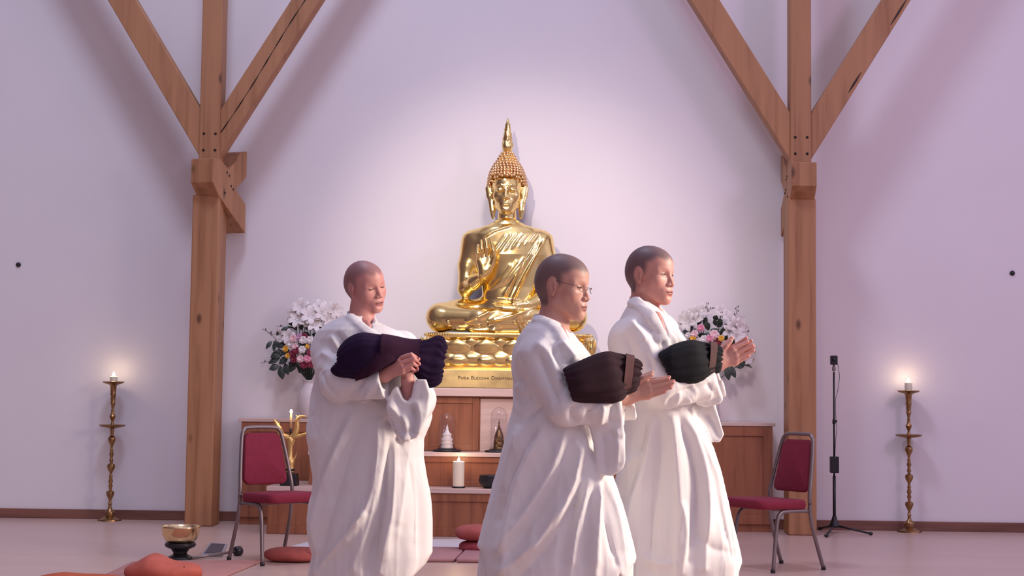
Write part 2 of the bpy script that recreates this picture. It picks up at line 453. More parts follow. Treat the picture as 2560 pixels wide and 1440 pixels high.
def framed(parent, x0, x1, za, zb, y, wd, mat, name='door'):
    fr = join(box((x0, y - .018, za), (x0 + wd, y, zb), .002), box((x1 - wd, y - .018, za), (x1, y, zb), .002),
              box((x0 + wd, y - .018, zb - wd), (x1 - wd, y, zb), .002), box((x0 + wd, y - .018, za), (x1 - wd, y, za + wd), .002))
    o = obj(name, fr, mat, parent, False)
    obj('panel', box((x0 + wd, y - .007, za + wd), (x1 - wd, y, zb - wd), 0.001), mat, o, False); return o
xd = abs(P(1197, 1060, -.60)[0])
framed(ALT, -xc + .012, -xd, z2 + .004, z3 - .07, -.60, .05, CABW)
framed(ALT, xd, xc - .012, z2 + .004, z3 - .07, -.60, .05, CABW)
obj('centre_panel', box((-xd + .012, -.606, z2 + .002), (xd - .012, -.60, z3 - .082), 0.002), CABL, ALT, False, label='pale central panel')
for za, zb, y, xx, xq, wd in ((z1, z2 - .036, -.84, xs2, xs2, .042), (0.0, z1 - .038, -1.10, xs1, xr1, .06)):
    obj('rail', join(box((-xx, y - .010, zb - wd), (xq, y, zb), .002), box((-xx, y - .010, za + .002), (xq, y, za + wd), .002)), CABW, ALT, False)

def sideboard(label, xa, xb, ztop):
    t = thing('sideboard', label, 'sideboard', ((xa + xb) / 2, -.17, 0), 'oak sideboards flanking the altar')
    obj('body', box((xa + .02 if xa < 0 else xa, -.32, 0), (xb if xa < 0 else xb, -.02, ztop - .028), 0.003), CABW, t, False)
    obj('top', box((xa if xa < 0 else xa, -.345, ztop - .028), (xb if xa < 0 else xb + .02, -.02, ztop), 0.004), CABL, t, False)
    framed(t, xa + .022, xb - .002, 0.06, ztop - .032, -.32, .075, CABW)
sideboard('oak sideboard behind the red chair and the gilded bird holder', P(597, 1050, -.34)[0], -xc, zat(640, 1046, -.34))
sideboard('oak sideboard with inset panel beside the right hand timber post', xc, P(1932, 1060, -.34)[0], zat(1880, 1057, -.34))

# ------------------------------------------------------------------ candles
BRASS = plain('aged_brass', (0.34, 0.20, 0.09, 1), 0.32, 1.0, 0.25, 14)
WAX = plain('candle_wax', (0.93, 0.84, 0.64, 1), 0.5, 0, 0.02); WAX.node_tree.nodes['Principled BSDF'].inputs['Subsurface Weight'].default_value = 0.6; WAX.node_tree.nodes['Principled BSDF'].inputs['Subsurface Radius'].default_value = (.05, .03, .02)
def emit(name, c, s):
    nt = NT(name); nt.set(Base_Color=c, Emission_Color=c, Emission_Strength=s); return nt.m
FLAME = emit('candle_flame', (1.0, 0.82, 0.58, 1), 40)
def flame(parent, c, h, w_):
    """wick and flame as parts of their candle"""
    obj('wick', tube([c, c + np.array([0.0005, 0, .008])], .0012, 6), BLACK, parent)
    pr = [(w_ * r, h * z) for r, z in ((0.0, 0.0), (.55, .06), (.9, .18), (1, .32), (.85, .5), (.55, .72), (.22, .9), (0, 1))]
    obj('flame', lathe(pr, 14, c + np.array([0, 0, .004])), FLAME, parent, label='small lit flame')
def candle_glow(c, e):
    light('candle_glow', 'POINT', c, c + np.array([0, 0, -1]), e, (1.0, 0.66, 0.40), 0.02)
PROF = [(0, 1337), (95, 1337), (92, 1325), (60, 1312), (35, 1300), (42, 1278), (35, 1255), (17, 1240), (11, 1212), (17, 1200), (11, 1190), (10, 1170), (25, 1140), (33, 1120), (32, 1102), (12, 1092), (12, 1070), (18, 1060), (12, 1036), (19, 1020), (12, 990), (16, 980), (10, 965), (12, 945), (27, 920), (33, 900), (30, 882), (13, 875), (11, 862), (18, 850), (13, 836), (11, 820), (19, 800), (11, 776), (15, 765), (10, 752), (10, 735), (20, 710), (31, 686), (30, 665), (22, 655), (12, 648), (14, 620), (16, 592), (40, 584), (98, 574), (106, 561), (102, 558), (20, 566), (12, 545), (9, 530), (18, 510), (27, 490), (15, 470), (12, 450), (14, 440), (10, 428), (16, 395), (22, 385), (18, 374), (20, 325), (25, 312), (22, 300), (26, 242), (36, 232), (80, 219), (90, 208), (86, 206), (30, 215), (0, 215)]
def candlestick(label, X, Y, hg, clabel):
    t = obj('candlestick', lathe([(r / 987, (1337 - z) / 987) for r, z in PROF], 36, (X, Y, 0)), BRASS, None, True, origin=(X, Y, 0), auto=50)
    tag(t, label, 'candlestick', 'tall brass candlesticks by the wall')
    z0 = (1337 - 215) / 987
    c = obj('pillar_candle', lathe([(0, 0), (.030, 0), (.031, hg), (.026, hg + .002), (.012, hg - .004), (0, hg - .005)], 28, (X, Y, z0)), WAX, None, True, origin=(X, Y, z0), auto=50)
    tag(c, clabel, 'candle', 'short candles on the candlesticks')
    cc = np.array([X, Y, z0 + hg - .005]); flame(c, cc, .042, .0125); candle_glow(cc + np.array([0, -.02, .05]), 0.45)
candlestick('tall turned brass candlestick standing by the wall left of the timber post', -3.27, -.16, .050, 'short burning white candle on the candlestick left of the posts')
candlestick('tall turned brass candlestick standing by the wall beyond the black tripod', 3.275, -.13, .072, 'short burning white candle on the candlestick beyond the tripod')

c = P(1146, 1221, -1.0); hC = zat(1146, 1150, -1.0) - z1 - .012
t = thing('pillar_candle', 'thick ivory pillar candle burning on the lower altar tread', 'candle', (c[0], -1.0, z1))
obj('saucer', lathe([(0, 0), (.050, 0), (.052, .010), (.046, .012), (0, .012)], 32, (c[0], -1.0, z1)), BLACK, t)
b = obj('wax', lathe([(0, .012), (.044, .012), (.0445, .016), (.0445, hC), (.041, hC + .002), (.030, hC - .006), (0, hC - .008)], 36, (c[0], -1.0, z1)), WAX, t, auto=50)
flame(b, np.array([c[0], -1.0, z1 + hC - .008]), .040, .011); candle_glow(np.array([c[0], -1.03, z1 + hC + .06]), 1.0)
c = P(1225, 1221, -1.0)
tag(obj('offering_bowl', lathe([(0, 0), (.045, 0), (.050, .006), (.078, .030), (.088, .060), (.080, .088), (.086, .098), (.080, .100), (.070, .088), (.074, .060), (0, .02)], 36, (c[0], -1.0, z1)), BLACK, None, True, origin=(c[0], -1.0, z1)),
    'dark lidless bowl on the lower altar tread beside the thick candle', 'bowl')

# glass domes with small stupas
def glass(name, c=(1, 1, 1, 1)):
    nt = NT(name); tr = nt.n('ShaderNodeBsdfTransparent'); gl = nt.n('ShaderNodeBsdfGlossy'); gl.inputs['Roughness'].default_value = 0.03; tr.inputs[0].default_value = (.96, .95, .96, 1)
    lw = nt.n('ShaderNodeLayerWeight'); lw.inputs[0].default_value = 0.5; pw = nt.n('ShaderNodeMath', operation='POWER'); nt.l(lw.outputs['Facing'], pw.inputs[0]); pw.inputs[1].default_value = 3.0
    fr = nt.n('ShaderNodeMath', operation='MULTIPLY_ADD'); nt.l(pw.outputs[0], fr.inputs[0]); fr.inputs[1].default_value = 0.6; fr.inputs[2].default_value = 0.05; mx = nt.n('ShaderNodeMixShader'); nt.l(fr.outputs[0], mx.inputs[0]); nt.l(tr.outputs[0], mx.inputs[1]); nt.l(gl.outputs[0], mx.inputs[2])
    nt.l(mx.outputs[0], nt.t.nodes['Material Output'].inputs[0]); return nt.m
GLASS = glass('clear_glass')
def dome(label, px, r, hz, stlabel, prof, mat):
    c = P(px, 1130, -.73); c[2] = z2; c[1] = -.73
    t = thing('glass_dome', label, 'glass dome', c, 'glass domes on the upper altar tread')
    obj('plinth', lathe([(0, 0), (r * 1.66, 0), (r * 1.72, .010), (r * 1.55, .016), (r * 1.15, .018), (r * 1.1, .026), (0, .026)], 40, c), BLACK, t)
    o_ = [(r, .027), (r, hz - r)] + [(r * math.cos(a), hz - r + r * math.sin(a)) for a in np.linspace(0.1, math.pi / 2, 12)]; o_[-1] = (0, hz)
    obj('dome', lathe(o_, 40, c), GLASS, t)
    k = obj('stupa', lathe(prof, 28, c + np.array([0, 0, .0265])), mat, None, True, origin=c + np.array([0, 0, .0265]), auto=40)
    tag(k, stlabel, 'stupa', 'miniature stupas under glass')
hz = zat(1118, 1030, -.73) - z2
dome('clear glass dome covering a pale white stupa on the upper altar tread', 1117, .066, hz, 'miniature white stupa inside a glass dome', [(0, 0), (.050, 0), (.050, .012), (.046, .014), (.046, .030), (.050, .034), (.050, .042), (.042, .046), (.042, .062), (.046, .066), (.046, .074), (.036, .080), (.034, .100), (.038, .106), (.034, .114), (.020, .124), (.012, .140), (.010, .160), (.005, .172), (0, .190)], plain('white_plaster_stupa', (0.8, 0.76, 0.74, 1), 0.5, 0, 0.05))
hz = zat(1248, 1018, -.73) - z2
dome('clear glass dome covering a bronze stupa beside the white-robed walker on the upper tread', 1247, .066, hz, 'miniature bronze bell-shaped stupa inside a glass dome', [(0, 0), (.045, 0), (.045, .010), (.040, .016), (.042, .022), (.041, .050), (.038, .054), (.039, .070), (.036, .074), (.037, .090), (.032, .110), (.026, .130), (.018, .142), (.018, .152), (.012, .156), (.013, .164), (.009, .168), (.010, .180), (.006, .186), (.007, .200), (.003, .215), (0, .245)], plain('bronze', (0.20, 0.12, 0.06, 1), 0.4, 1.0, 0.2))

# gilt bird candle holder on the tread
GOLDP = plain('gilt_resin', (0.72, 0.47, 0.17, 1), 0.38, 0.75, 0.12, 30)
TY = -1.0; tp = lambda x, y, d=0: P(x, y, TY + d); bz = z1
t = thing('bird_candle_holder', 'gilded bird-shaped candle holder on a black block behind the red chair', 'candle holder', (tp(724, 1215)[0], TY, bz))
cx = tp(724, 1215)[0]; h0 = zat(724, 1183, TY); hs = lambda y: zat(724, y, TY)
obj('base', prism([(cx - .066, bz), (cx + .066, bz), (cx + .056, h0), (cx - .056, h0)], TY - .06, TY + .06, 1, .004), BLACK, t, False)
obj('stem', lathe([(0, h0), (.034, h0), (.036, hs(1178)), (.036, hs(1173)), (.030, hs(1166)), (.034, hs(1160)), (.036, hs(1150)), (.028, hs(1146)), (.020, hs(1140)), (.017, hs(1120)), (.022, hs(1108)), (.030, hs(1098)), (.018, hs(1092)), (0, hs(1088))], 28, (cx, TY, 0)), GOLDP, t)
obj('collar', lathe([(.036, hs(1177)), (.039, hs(1176)), (.039, hs(1172)), (.036, hs(1171))], 28, (cx, TY, 0)), BLACK, t)
def horn(pts, r, name='wing', nf=3):
    pt = smooth_path([tp(*q) for q in pts], 6); g = [tube(pt, np.interp(np.linspace(0, 1, len(pt)), np.linspace(0, 1, len(r)), r) * 1.25, 10)]
    for i in range(nf):
        q = pt[int(len(pt) * (.35 + .5 * i / max(1, nf)))]; e = q + np.array([.018 * (1 if i % 2 else -1), -.004, .026]); g.append(tube([q, (q + e) / 2 + np.array([.004, 0, 0]), e], [.007, .006, .001], 8))
    obj(name, join(*g), GOLDP, t)
horn([(722, 1092), (706, 1088, -.01), (697, 1072, -.01), (692, 1060), (683, 1047)], [.012, .018, .020, .014, .002], 'wing', 5)
horn([(724, 1094), (738, 1084), (743, 1068), (743, 1052), (750, 1042), (766, 1041)], [.014, .018, .015, .013, .012, .004], 'neck', 3)
horn([(728, 1096), (712, 1094, -.01), (698, 1099, -.01)], [.012, .010, .001], 'tail', 0)
horn([(726, 1094), (748, 1090, -.01), (768, 1083, -.02)], [.014, .012, .007], 'feather', 1)
horn([(730, 1146), (727, 1125), (733, 1108), (738, 1098)], [.006, .007, .006, .002], 'scroll', 0)
horn([(734, 1150), (738, 1143), (742, 1132)], [.006, .005, .001], 'scroll', 0)
obj('socket', lathe([(0, hs(1090)), (.012, hs(1090)), (.008, hs(1080)), (.013, hs(1072)), (0, hs(1072))], 16, (cx, TY, 0)), BLACK, t)
cz = hs(1072); k = obj('taper_candle', lathe([(0, 0), (.0095, 0), (.0085, hs(1034) - cz), (0, hs(1034) - cz + .002)], 16, (cx, TY, cz)), plain('yellow_wax', (0.75, 0.48, 0.22, 1), 0.5), None, True, origin=(cx, TY, cz))
tag(k, 'thin yellow taper candle burning in the gilded bird holder', 'candle'); flame(k, np.array([cx, TY, hs(1034)]), .032, .011); candle_glow(np.array([cx, TY - .02, hs(1020)]), 0.9)

# ------------------------------------------------------------------ flowers
LEAF = plain('dark_green_leaf', (0.018, 0.030, 0.020, 1), 0.4, 0, 0.3, 40)
def petal_flower(c, d, n, L, wd, up, cup=0.3, ph=0.0):
    """n petals around the direction d: long pointed ones for lilies, short round ones for roses and carnations"""
    d = np.array(d, float); d /= np.linalg.norm(d); u = np.cross(d, [0.3, 0.2, 1.0]); u /= np.linalg.norm(u); v = np.cross(d, u); gs = []
    for i in range(n):
        a = 2 * math.pi * i / n + ph; o = u * math.cos(a) + v * math.sin(a); s = np.cross(d, o); V = []; m = 6
        for j in range(m + 1):
            t_ = j / m; rr = L * math.sin(t_ * 1.35) / math.sin(1.35); hgt = up * L * (t_ ** 0.8) - cup * L * t_ ** 3
            wv = wd * L * math.sin(math.pi * min(1, t_ * .93 + .07)) ** .8 * (1 - .15 * t_)
            for e in (-1, 0, 1): V.append(np.array(c) + o * rr + d * (hgt + (.12 * L * abs(e) * (1 - t_))) + s * e * wv)
        F_ = []
        for j in range(m):
            for e in (0, 1): F_.append((j * 3 + e, j * 3 + e + 1, j * 3 + e + 4, j * 3 + e + 3))
        gs.append((np.array(V), F_))
    return join(*gs)
def leaf_geo(a, d, L, wd, droop=0.25):
    d = np.array(d, float); d /= np.linalg.norm(d); s = np.cross(d, [0, -1.0, 0.3]); s /= np.linalg.norm(s); n_ = np.cross(s, d); V = []; m = 7
    for j in range(m + 1):
        t_ = j / m; w_ = wd * math.sin(math.pi * (t_ * .96 + .02)) ** .9
        p_ = np.array(a) + d * L * t_ - np.array([0, 0, droop * L * t_ * t_])
        for e in (-1, 0, 1): V.append(p_ + s * e * w_ + n_ * (.25 * w_ * (1 - abs(e))))
    F_ = [(j * 3 + e, j * 3 + e + 1, j * 3 + e + 4, j * 3 + e + 3) for j in range(m) for e in (0, 1)]
    return np.array(V), F_
PET = {k: plain('petal_' + k, c, 0.6, 0, 0.06, 60) for k, c in dict(white=(.74, .70, .69, 1), pink=(.72, .28, .40, 1), pale=(.80, .55, .58, 1), red=(.22, .02, .05, 1), yellow=(.75, .42, .05, 1), lilac=(.55, .30, .48, 1)).items()}
for m_ in PET.values(): m_.node_tree.nodes['Principled BSDF'].inputs['Subsurface Weight'].default_value = 0.0
def bouquet(label, px, top, Y, lilies, rounds, leaves, sprigs, vpx, seed, vase_r):
    r = random.Random(seed); ztop = top
    t = thing('flower_arrangement', label, 'flowers', (vpx, Y, ztop), 'flower arrangements flanking the statue')
    vm = plain('pale_vase', (0.62, 0.58, 0.60, 1), 0.15, 0, 0.03); H = vase_r * 3.6
    obj('vase', lathe([(0, 0), (vase_r * .55, 0), (vase_r * .75, H * .08), (vase_r, H * .45), (vase_r * .92, H * .7), (vase_r * .6, H * .88), (vase_r * .62, H * .97), (vase_r * .75, H), (vase_r * .68, H), (vase_r * .5, H * .9), (0, H * .88)], 32, (vpx, Y, ztop)), vm, t)
    hub = np.array([vpx, Y, ztop + H * .92]); q = lambda x, y, d: P(x, y, Y + d)
    def stem(e):
        m_ = (hub + e) / 2 + np.array([(e[0] - hub[0]) * .15, 0, .03]); return tube(smooth_path([hub, m_, e], 5), .0032, 6)
    for x, y, d, col, L in lilies:
        c = q(x, y, d); dr = np.array([(x - px) / 90, -1.0, .25 + r.uniform(-.3, .3)])
        f_ = obj('lily', petal_flower(c, dr, 6, L * 1.08, .30, .62, .42, r.uniform(0, 1)), PET[col], t, label=col + ' lily flower')
        obj('stem', stem(c), LEAF, f_)
    for x, y, d, col, L in rounds:
        c = q(x, y, d); dr = np.array([(x - px) / 120, -1.0, .15])
        g = [petal_flower(c, dr, 7, L, .42, .20, .2), petal_flower(c + np.array([0, -.004, 0]), dr, 6, L * .75, .45, .55, .15, .4), petal_flower(c + np.array([0, -.008, 0]), dr, 5, L * .45, .5, .95, 0, .9)]
        f_ = obj('blossom', join(*g), PET[col], t, label=col + ' round blossom'); obj('stem', stem(c), LEAF, f_)
    for x, y, d, dx, dy, L, wd in leaves:
        c = q(x, y, d); e = q(x + dx, y + dy, d - .02); obj('leaf', leaf_geo(c, e - c, L, wd, .1), LEAF, t)
    for x, y, x2, y2 in sprigs:
        e = q(x2, y2, -.02); a = q(x, y, 0); pt = smooth_path([a, (a + e) / 2 + np.array([.01, 0, .01]), e], 6); g = [tube(pt, .0022, 6)]
        for i in range(4): k = pt[4 + i * 2]; g.append(ball(k + np.array([.012 * (1 if i % 2 else -1), 0, .008]), (.005, .005, .009), 8, 6))
        obj('sprig', join(*g), plain('grey_green_sprig', (.16, .15, .15, 1), .6), t)
zl = zat(640, 1046, -.34)
Ls = lambda px, py, dx, dy, L=.075, wd=.019, d=-.02: (px, py, d, dx, dy, L, wd)
bouquet('flower arrangement of white lilies over pink and yellow blooms beside the purple bundle carrier', 760, zl, -.17,
    [(752, 768, -.02, 'white', .075), (776, 790, -.05, 'white', .085), (806, 784, -.03, 'white', .08), (835, 775, -.02, 'white', .075), (745, 800, -.04, 'white', .08), (786, 812, -.06, 'white', .075), (820, 800, -.05, 'white', .07), (722, 842, -.05, 'white', .065), (838, 805, 0, 'white', .07), (768, 775, .01, 'white', .07), (760, 800, -.02, 'white', .075), (800, 770, 0, 'white', .07), (818, 788, .02, 'white', .075), (735, 788, 0, 'white', .06), (700, 836, -.03, 'white', .05)],
    [(714, 872, -.08, 'yellow', .030), (719, 889, -.09, 'yellow', .026), (733, 846, -.09, 'pale', .036), (730, 884, -.09, 'red', .032), (741, 876, -.10, 'red', .034), (757, 850, -.10, 'white', .036), (768, 866, -.10, 'yellow', .020), (755, 874, -.11, 'white', .034), (748, 843, -.09, 'lilac', .030), (760, 842, -.07, 'red', .034), (751, 897, -.10, 'pale', .034), (768, 897, -.11, 'pink', .034), (776, 882, -.10, 'red', .036), (734, 898, -.08, 'red', .034), (760, 912, -.09, 'red', .036), (737, 866, -.10, 'pale', .030), (775, 850, -.1, 'white', .034), (726, 860, -.08, 'white', .034), (776, 911, -.09, 'red', .034)],
    [Ls(733, 818, -30, 4, .11), Ls(730, 832, -28, 8, .105), Ls(702, 845, -10, -18, .07), Ls(690, 850, -6, 24, .09), Ls(680, 852, -12, 14, .08), Ls(708, 880, -24, -6), Ls(700, 895, -34, 12, .10, .026), Ls(698, 914, -28, 8, .085, .030), Ls(700, 915, 8, 34, .105, .032), Ls(712, 908, 10, 30, .095, .028), Ls(722, 905, 20, 18, .08, .028), Ls(702, 870, -22, -24, .09, .024), Ls(698, 878, -20, 14, .085, .026), Ls(760, 918, 24, 6, .08, .03), Ls(745, 918, 14, 12, .07, .028),
     Ls(752, 826, 4, -24, .07), Ls(764, 825, 10, -20, .07), Ls(776, 824, 14, -14, .07), Ls(742, 826, -10, -16, .06), Ls(788, 828, 20, -20, .08), Ls(800, 822, 20, -14, .08), Ls(812, 810, 16, -16, .07), Ls(740, 838, 20, 6, .07), Ls(756, 832, 20, 4, .07), Ls(745, 812, -20, -4, .08), Ls(780, 835, 20, 6, .08, .024), Ls(720, 892, -22, 16, .09, .03), Ls(706, 888, -30, 2, .09, .026), Ls(724, 875, -26, 10, .08, .028), Ls(715, 855, -18, 12, .08, .026), Ls(748, 858, 16, 4, .06), Ls(735, 910, -12, 20, .07, .028), Ls(768, 838, 8, 14, .06, .026)],
    [(690, 850, 655, 822), (690, 905, 652, 908), (700, 850, 668, 832), (740, 830, 690, 815)], P(772, 1040, -.17)[0], 5, .088)
zr = zat(1880, 1057, -.34)
bouquet('flower arrangement of white lilies and pink blooms behind the open hands of the walker', 1800, zr, -.17,
    [(1722, 805, -.04, 'white', .080), (1742, 788, -.02, 'white', .075), (1838, 820, -.03, 'white', .085), (1828, 800, 0, 'white', .075), (1842, 842, -.05, 'white', .08), (1802, 777, 0, 'white', .05), (1730, 790, .02, 'white', .07), (1712, 806, .0, 'white', .06), (1868, 895, -.03, 'white', .06), (1846, 805, .02, 'white', .07), (1736, 802, -.03, 'white', .07), (1716, 796, .02, 'white', .07), (1850, 825, -.02, 'white', .07), (1824, 830, -.02, 'white', .07), (1756, 778, .03, 'white', .06)],
    [(1752, 820, -.08, 'pink', .034), (1736, 835, -.09, 'pale', .034), (1732, 846, -.09, 'yellow', .030), (1774, 846, -.10, 'pink', .034), (1786, 836, -.09, 'pale', .040), (1803, 846, -.10, 'yellow', .028), (1720, 838, -.07, 'white', .028), (1760, 848, -.08, 'white', .036), (1745, 852, -.08, 'white', .03), (1795, 855, -.08, 'red', .034), (1820, 858, -.08, 'red', .03)],
    [Ls(1735, 815, -18, 12, .08, .022), Ls(1745, 812, 6, -20, .07, .022), Ls(1760, 810, 4, -14, .07, .022), Ls(1772, 826, -8, -26, .09, .026), Ls(1776, 824, 24, 6, .085, .028), Ls(1790, 815, -4, -18, .07, .020), Ls(1792, 818, 14, -14, .07, .022), Ls(1786, 802, 4, -10, .06, .024), Ls(1792, 804, 8, -2, .06, .024), Ls(1800, 838, 14, -22, .09, .020), Ls(1812, 830, 3, -26, .08, .02), Ls(1810, 850, 20, -14, .085, .028), Ls(1815, 856, 22, -4, .08, .028), Ls(1830, 868, 14, -8, .06, .022), Ls(1848, 852, 14, -6, .05, .02),
     Ls(1815, 915, 8, 34, .11, .028), Ls(1822, 912, 20, 34, .11, .028), Ls(1834, 900, 20, 20, .09, .028), Ls(1850, 890, 8, 32, .095, .028), Ls(1842, 895, 26, 18, .095, .02), Ls(1855, 905, 30, 14, .09, .012), Ls(1730, 826, 10, 12, .07, .026), Ls(1745, 838, 14, 0, .06, .024), Ls(1722, 832, -14, -4, .06, .02), Ls(1760, 835, 16, 4, .06, .024), Ls(1800, 880, 20, 24, .10, .03), Ls(1808, 890, 6, 40, .10, .03), Ls(1728, 818, -10, -6, .06)],
    [(1765, 810, 1766, 755), (1766, 780, 1782, 772), (1795, 815, 1802, 780), (1850, 885, 1884, 905), (1850, 880, 1888, 882), (1740, 800, 1736, 770), (1835, 800, 1842, 765), (1860, 840, 1868, 828)], P(1772, 1050, -.17)[0], 8, .088)

# ------------------------------------------------------------------ chairs
TUBE = plain('grey_tube_metal', (0.24, 0.19, 0.19, 1), 0.4, 0.7, 0.1); REDF = plain('red_chair_cloth', (0.215, 0.012, 0.036, 1), 0.85, 0, 0.08, 30, 0.2, 300)
def rounded(wd, ht, r, n=6):
    out = []
    for cx_, cy_, a0 in ((wd - r, ht - r, 0), (-wd + r, ht - r, 90), (-wd + r, -ht + r, 180), (wd - r, -ht + r, 270)):
        for i in range(n + 1): a = math.radians(a0 + 90 * i / n); out.append((cx_ + r * math.cos(a), cy_ + r * math.sin(a)))
    return out
def cushion_loft(outline, z0, z1, m, swell=0.02):
    """outline scaled through rounded layers"""
    R = []
    o = np.array(outline)
    for t_ in np.linspace(0, 1, 9):
        a = math.pi * (t_ - .5); k = 1 - swell * (1 - math.cos(a)) * 1.0
        zz = (z0 + z1) / 2 + (z1 - z0) / 2 * math.sin(a); R.append(np.array([m(x * k, y * k, zz) for x, y in o]))
    return rings(R)
def chair(label, loc, ang):
    t = thing('banquet_chair', label, 'chair', (0, 0, 0), 'red banquet chairs')
    # local: faces +x
    seat = cushion_loft([(x + .035, y) for x, y in rounded(.195, .205, .06)], .380, .438, lambda x, y, z: (x - .025, y, z + .03 * max(0, x)), .06)
    obj('seat', seat, REDF, t)
    bk = []
    for t_ in np.linspace(0, 1, 7):
        a = math.pi * (t_ - .5); k = 1 - .05 * (1 - math.cos(a)); R = []
        for y, z in rounded(.165, .165, .045): 
            taper = 1 - .22 * (z + .165) / .33
            R.append((-.212 - (z + .165) * .19 + .018 * math.sin(a), y * k * taper, .645 + z * k))
        bk.append(np.array(R))
    obj('backrest', rings(bk), REDF, t)
    R_ = .0125
    loop = [(-.255, -.198, .02), (-.215, -.195, .25), (-.195, -.192, .44), (-.215, -.182, .56), (-.262, -.150, .78), (-.272, -.128, .83), (-.277, -.09, .845), (-.277, .09, .845), (-.272, .128, .83), (-.262, .150, .78), (-.215, .182, .56), (-.195, .192, .44), (-.215, .195, .25), (-.255, .198, .02)]
    sm = smooth_path(loop, 5); zc = sm[:, 2]
    up = sm[zc > .40]
    obj('back_frame', tube(up, R_, 10), TUBE, t)
    for s in (-1, 1):
        obj('leg', tube(smooth_path([(-.195, s * .192, .43), (-.212, s * .194, .28), (-.300, s * .200, .012)], 5), R_, 10), TUBE, t)
        obj('leg', tube(smooth_path([(-.19, s * .188, .370), (-.02, s * .188, .371), (.035, s * .188, .363), (.062, s * .190, .33), (.080, s * .193, .24), (.110, s * .200, .012)], 5), R_, 10), TUBE, t)
        for x in (-.302, .111): obj('foot_cap', lathe([(0, 0), (.015, 0), (.0155, .018), (.012, .022), (0, .022)], 14, (x, s * .2, 0)), BLACK, t)
    obj('cross_bar', tube([(-.05, -.188, .371), (-.05, .188, .371)], .010, 8), TUBE, t)
    t.location = loc; t.rotation_euler = (0, 0, ang); return t
a = F(2064, 1424); chair('red banquet chair standing in front of the timber post by the tripod', (1.75, -2.945, 0), math.radians(180 + 33))
chair('red banquet chair at the left beside the brass singing bowl', (-1.31, -3.01, 0), math.radians(-48))

# ------------------------------------------------------------------ microphone-style tripod with a small camera
t = thing('tripod_stand', 'tall black tripod stand holding a small camera by the wall', 'tripod', (P(2086, 1320, -.30)[0], -.30, 0))
TX = P(2086, 1320, -.30)[0]; tz = lambda y: zat(2086, y, -.30)
obj('pole', tube([(TX, -.30, .05), (TX, -.30, tz(1190))], .0125, 12), BLACK, t); obj('upper_pole', tube([(TX, -.30, tz(1195)), (TX, -.30, tz(930))], .0075, 12), BLACK, t)
obj('hub', lathe([(0, .045), (.045, .045), (.047, .06), (.036, .075), (.022, .11), (.016, .135), (0, .135)], 24, (TX, -.30, 0)), BLACK, t)
for x, y, d in ((2177, 1338, 0), (2066, 1343, 0), (2050, 1325, 0)):
    e = F(x, y); l_ = obj('leg', tube([(TX, -.30, .062), (e[0] * .97 + TX * .03, e[1] * .97 - .30 * .03, .014)], .0085, 10), BLACK, t)
    obj('rubber_foot', ball((e[0], e[1], .013), (.018, .014, .013), 12, 8), BLACK, l_)
obj('battery_box', box((TX - .034, -.335, tz(1182)), (TX + .034, -.275, tz(1141)), .006), BLACK, t, False)
obj('clamp', lathe([(0, tz(1060)), (.012, tz(1060)), (.014, tz(1055)), (.012, tz(1048)), (0, tz(1048))], 16, (TX, -.30, 0)), BLACK, t)
obj('knob', ball((TX + .018, -.305, tz(1053)), .008, 10, 8), BLACK, t)
hd_ = obj('camera_mount', lathe([(0, tz(928)), (.012, tz(928)), (.016, tz(922)), (.012, tz(916)), (.006, tz(912)), (0, tz(910))], 16, (TX, -.30, 0)), plain('grey_clip', (.25, .24, .25, 1), .4), t)
cm = obj('camera', box((TX - .028, -.335, tz(912)), (TX + .026, -.270, tz(889)), .008), BLACK, t, False, label='small black cube camera')
obj('lens', lathe([(0, 0), (.014, 0), (.015, .006), (.012, .009), (0, .007)], 20), BLACK, cm); 
ln = cm.children[0]; ln.data.transform(Matrix.Translation((TX - .004 - ORG[t.name][0], -.335 - ORG[t.name][1], tz(899))) @ Matrix.Rotation(math.pi / 2, 4, 'X') @ Matrix.Translation(Vector(ORG[t.name])))
obj('cable', tube(smooth_path([(TX + .028, -.30, tz(905)), (TX + .044, -.302, tz(940)), (TX + .030, -.305, tz(975)), (TX + .010, -.312, tz(1000)), (TX + .012, -.31, tz(1040)), (TX + .020, -.31, tz(1070)), (TX + .010, -.312, tz(1100)), (TX + .004, -.314, tz(1142))], 6), .0022, 6), BLACK, t)

# ------------------------------------------------------------------ things on the floor
BY = F(450, 1397)[1]; bx = F(450, 1397)[0]; b_ = lambda y: P(450, y, BY)[2]
t = thing('bowl_stand', 'black waisted stand on the floor under the brass singing bowl', 'stand', (bx, BY, 0))
obj('foot', lathe([(0, 0), (.085, 0), (.085, .008), (.060, .022), (.045, .030), (0, .030)], 32, (bx, BY, 0)), BLACK, t)
hb = b_(1356)
obj('waist', lathe([(.045, .028), (.044, .040), (.060, hb - .040), (.092, hb - .028), (.100, hb - .014), (.094, hb), (0, hb)], 32, (bx, BY, 0)), BLACK, t)
BOWLM = plain('polished_brass', (0.78, 0.60, 0.34, 1), 0.16, 1.0, 0.08, 20)
ht = b_(1314) - hb; r = .127
tag(obj('singing_bowl', lathe([(0, 0), (.070, 0), (.095, .010), (.116, ht * .45), (.121, ht * .72), (.124, ht * .88), (r, ht), (.119, ht), (.114, ht * .7), (.105, ht * .4), (.08, .018), (0, .012)], 48, (bx, BY, hb)), BOWLM, None, True, origin=(bx, BY, hb)), 'wide brass singing bowl on its black stand beside the orange cushions', 'bowl')
m0, m1 = F(480, 1400), F(588, 1390); m2 = F(610, 1394); q0 = m0 + np.array([0, 0, .012]); q1 = m1 + np.array([0, 0, .030])
t = thing('mallet', 'bowl mallet with grey stick and padded black head lying under the red chair', 'mallet', m0)
obj('stick', tube([q0, q1], .009, 10), TUBE, t); dv = (q1 - q0) / np.linalg.norm(q1 - q0)
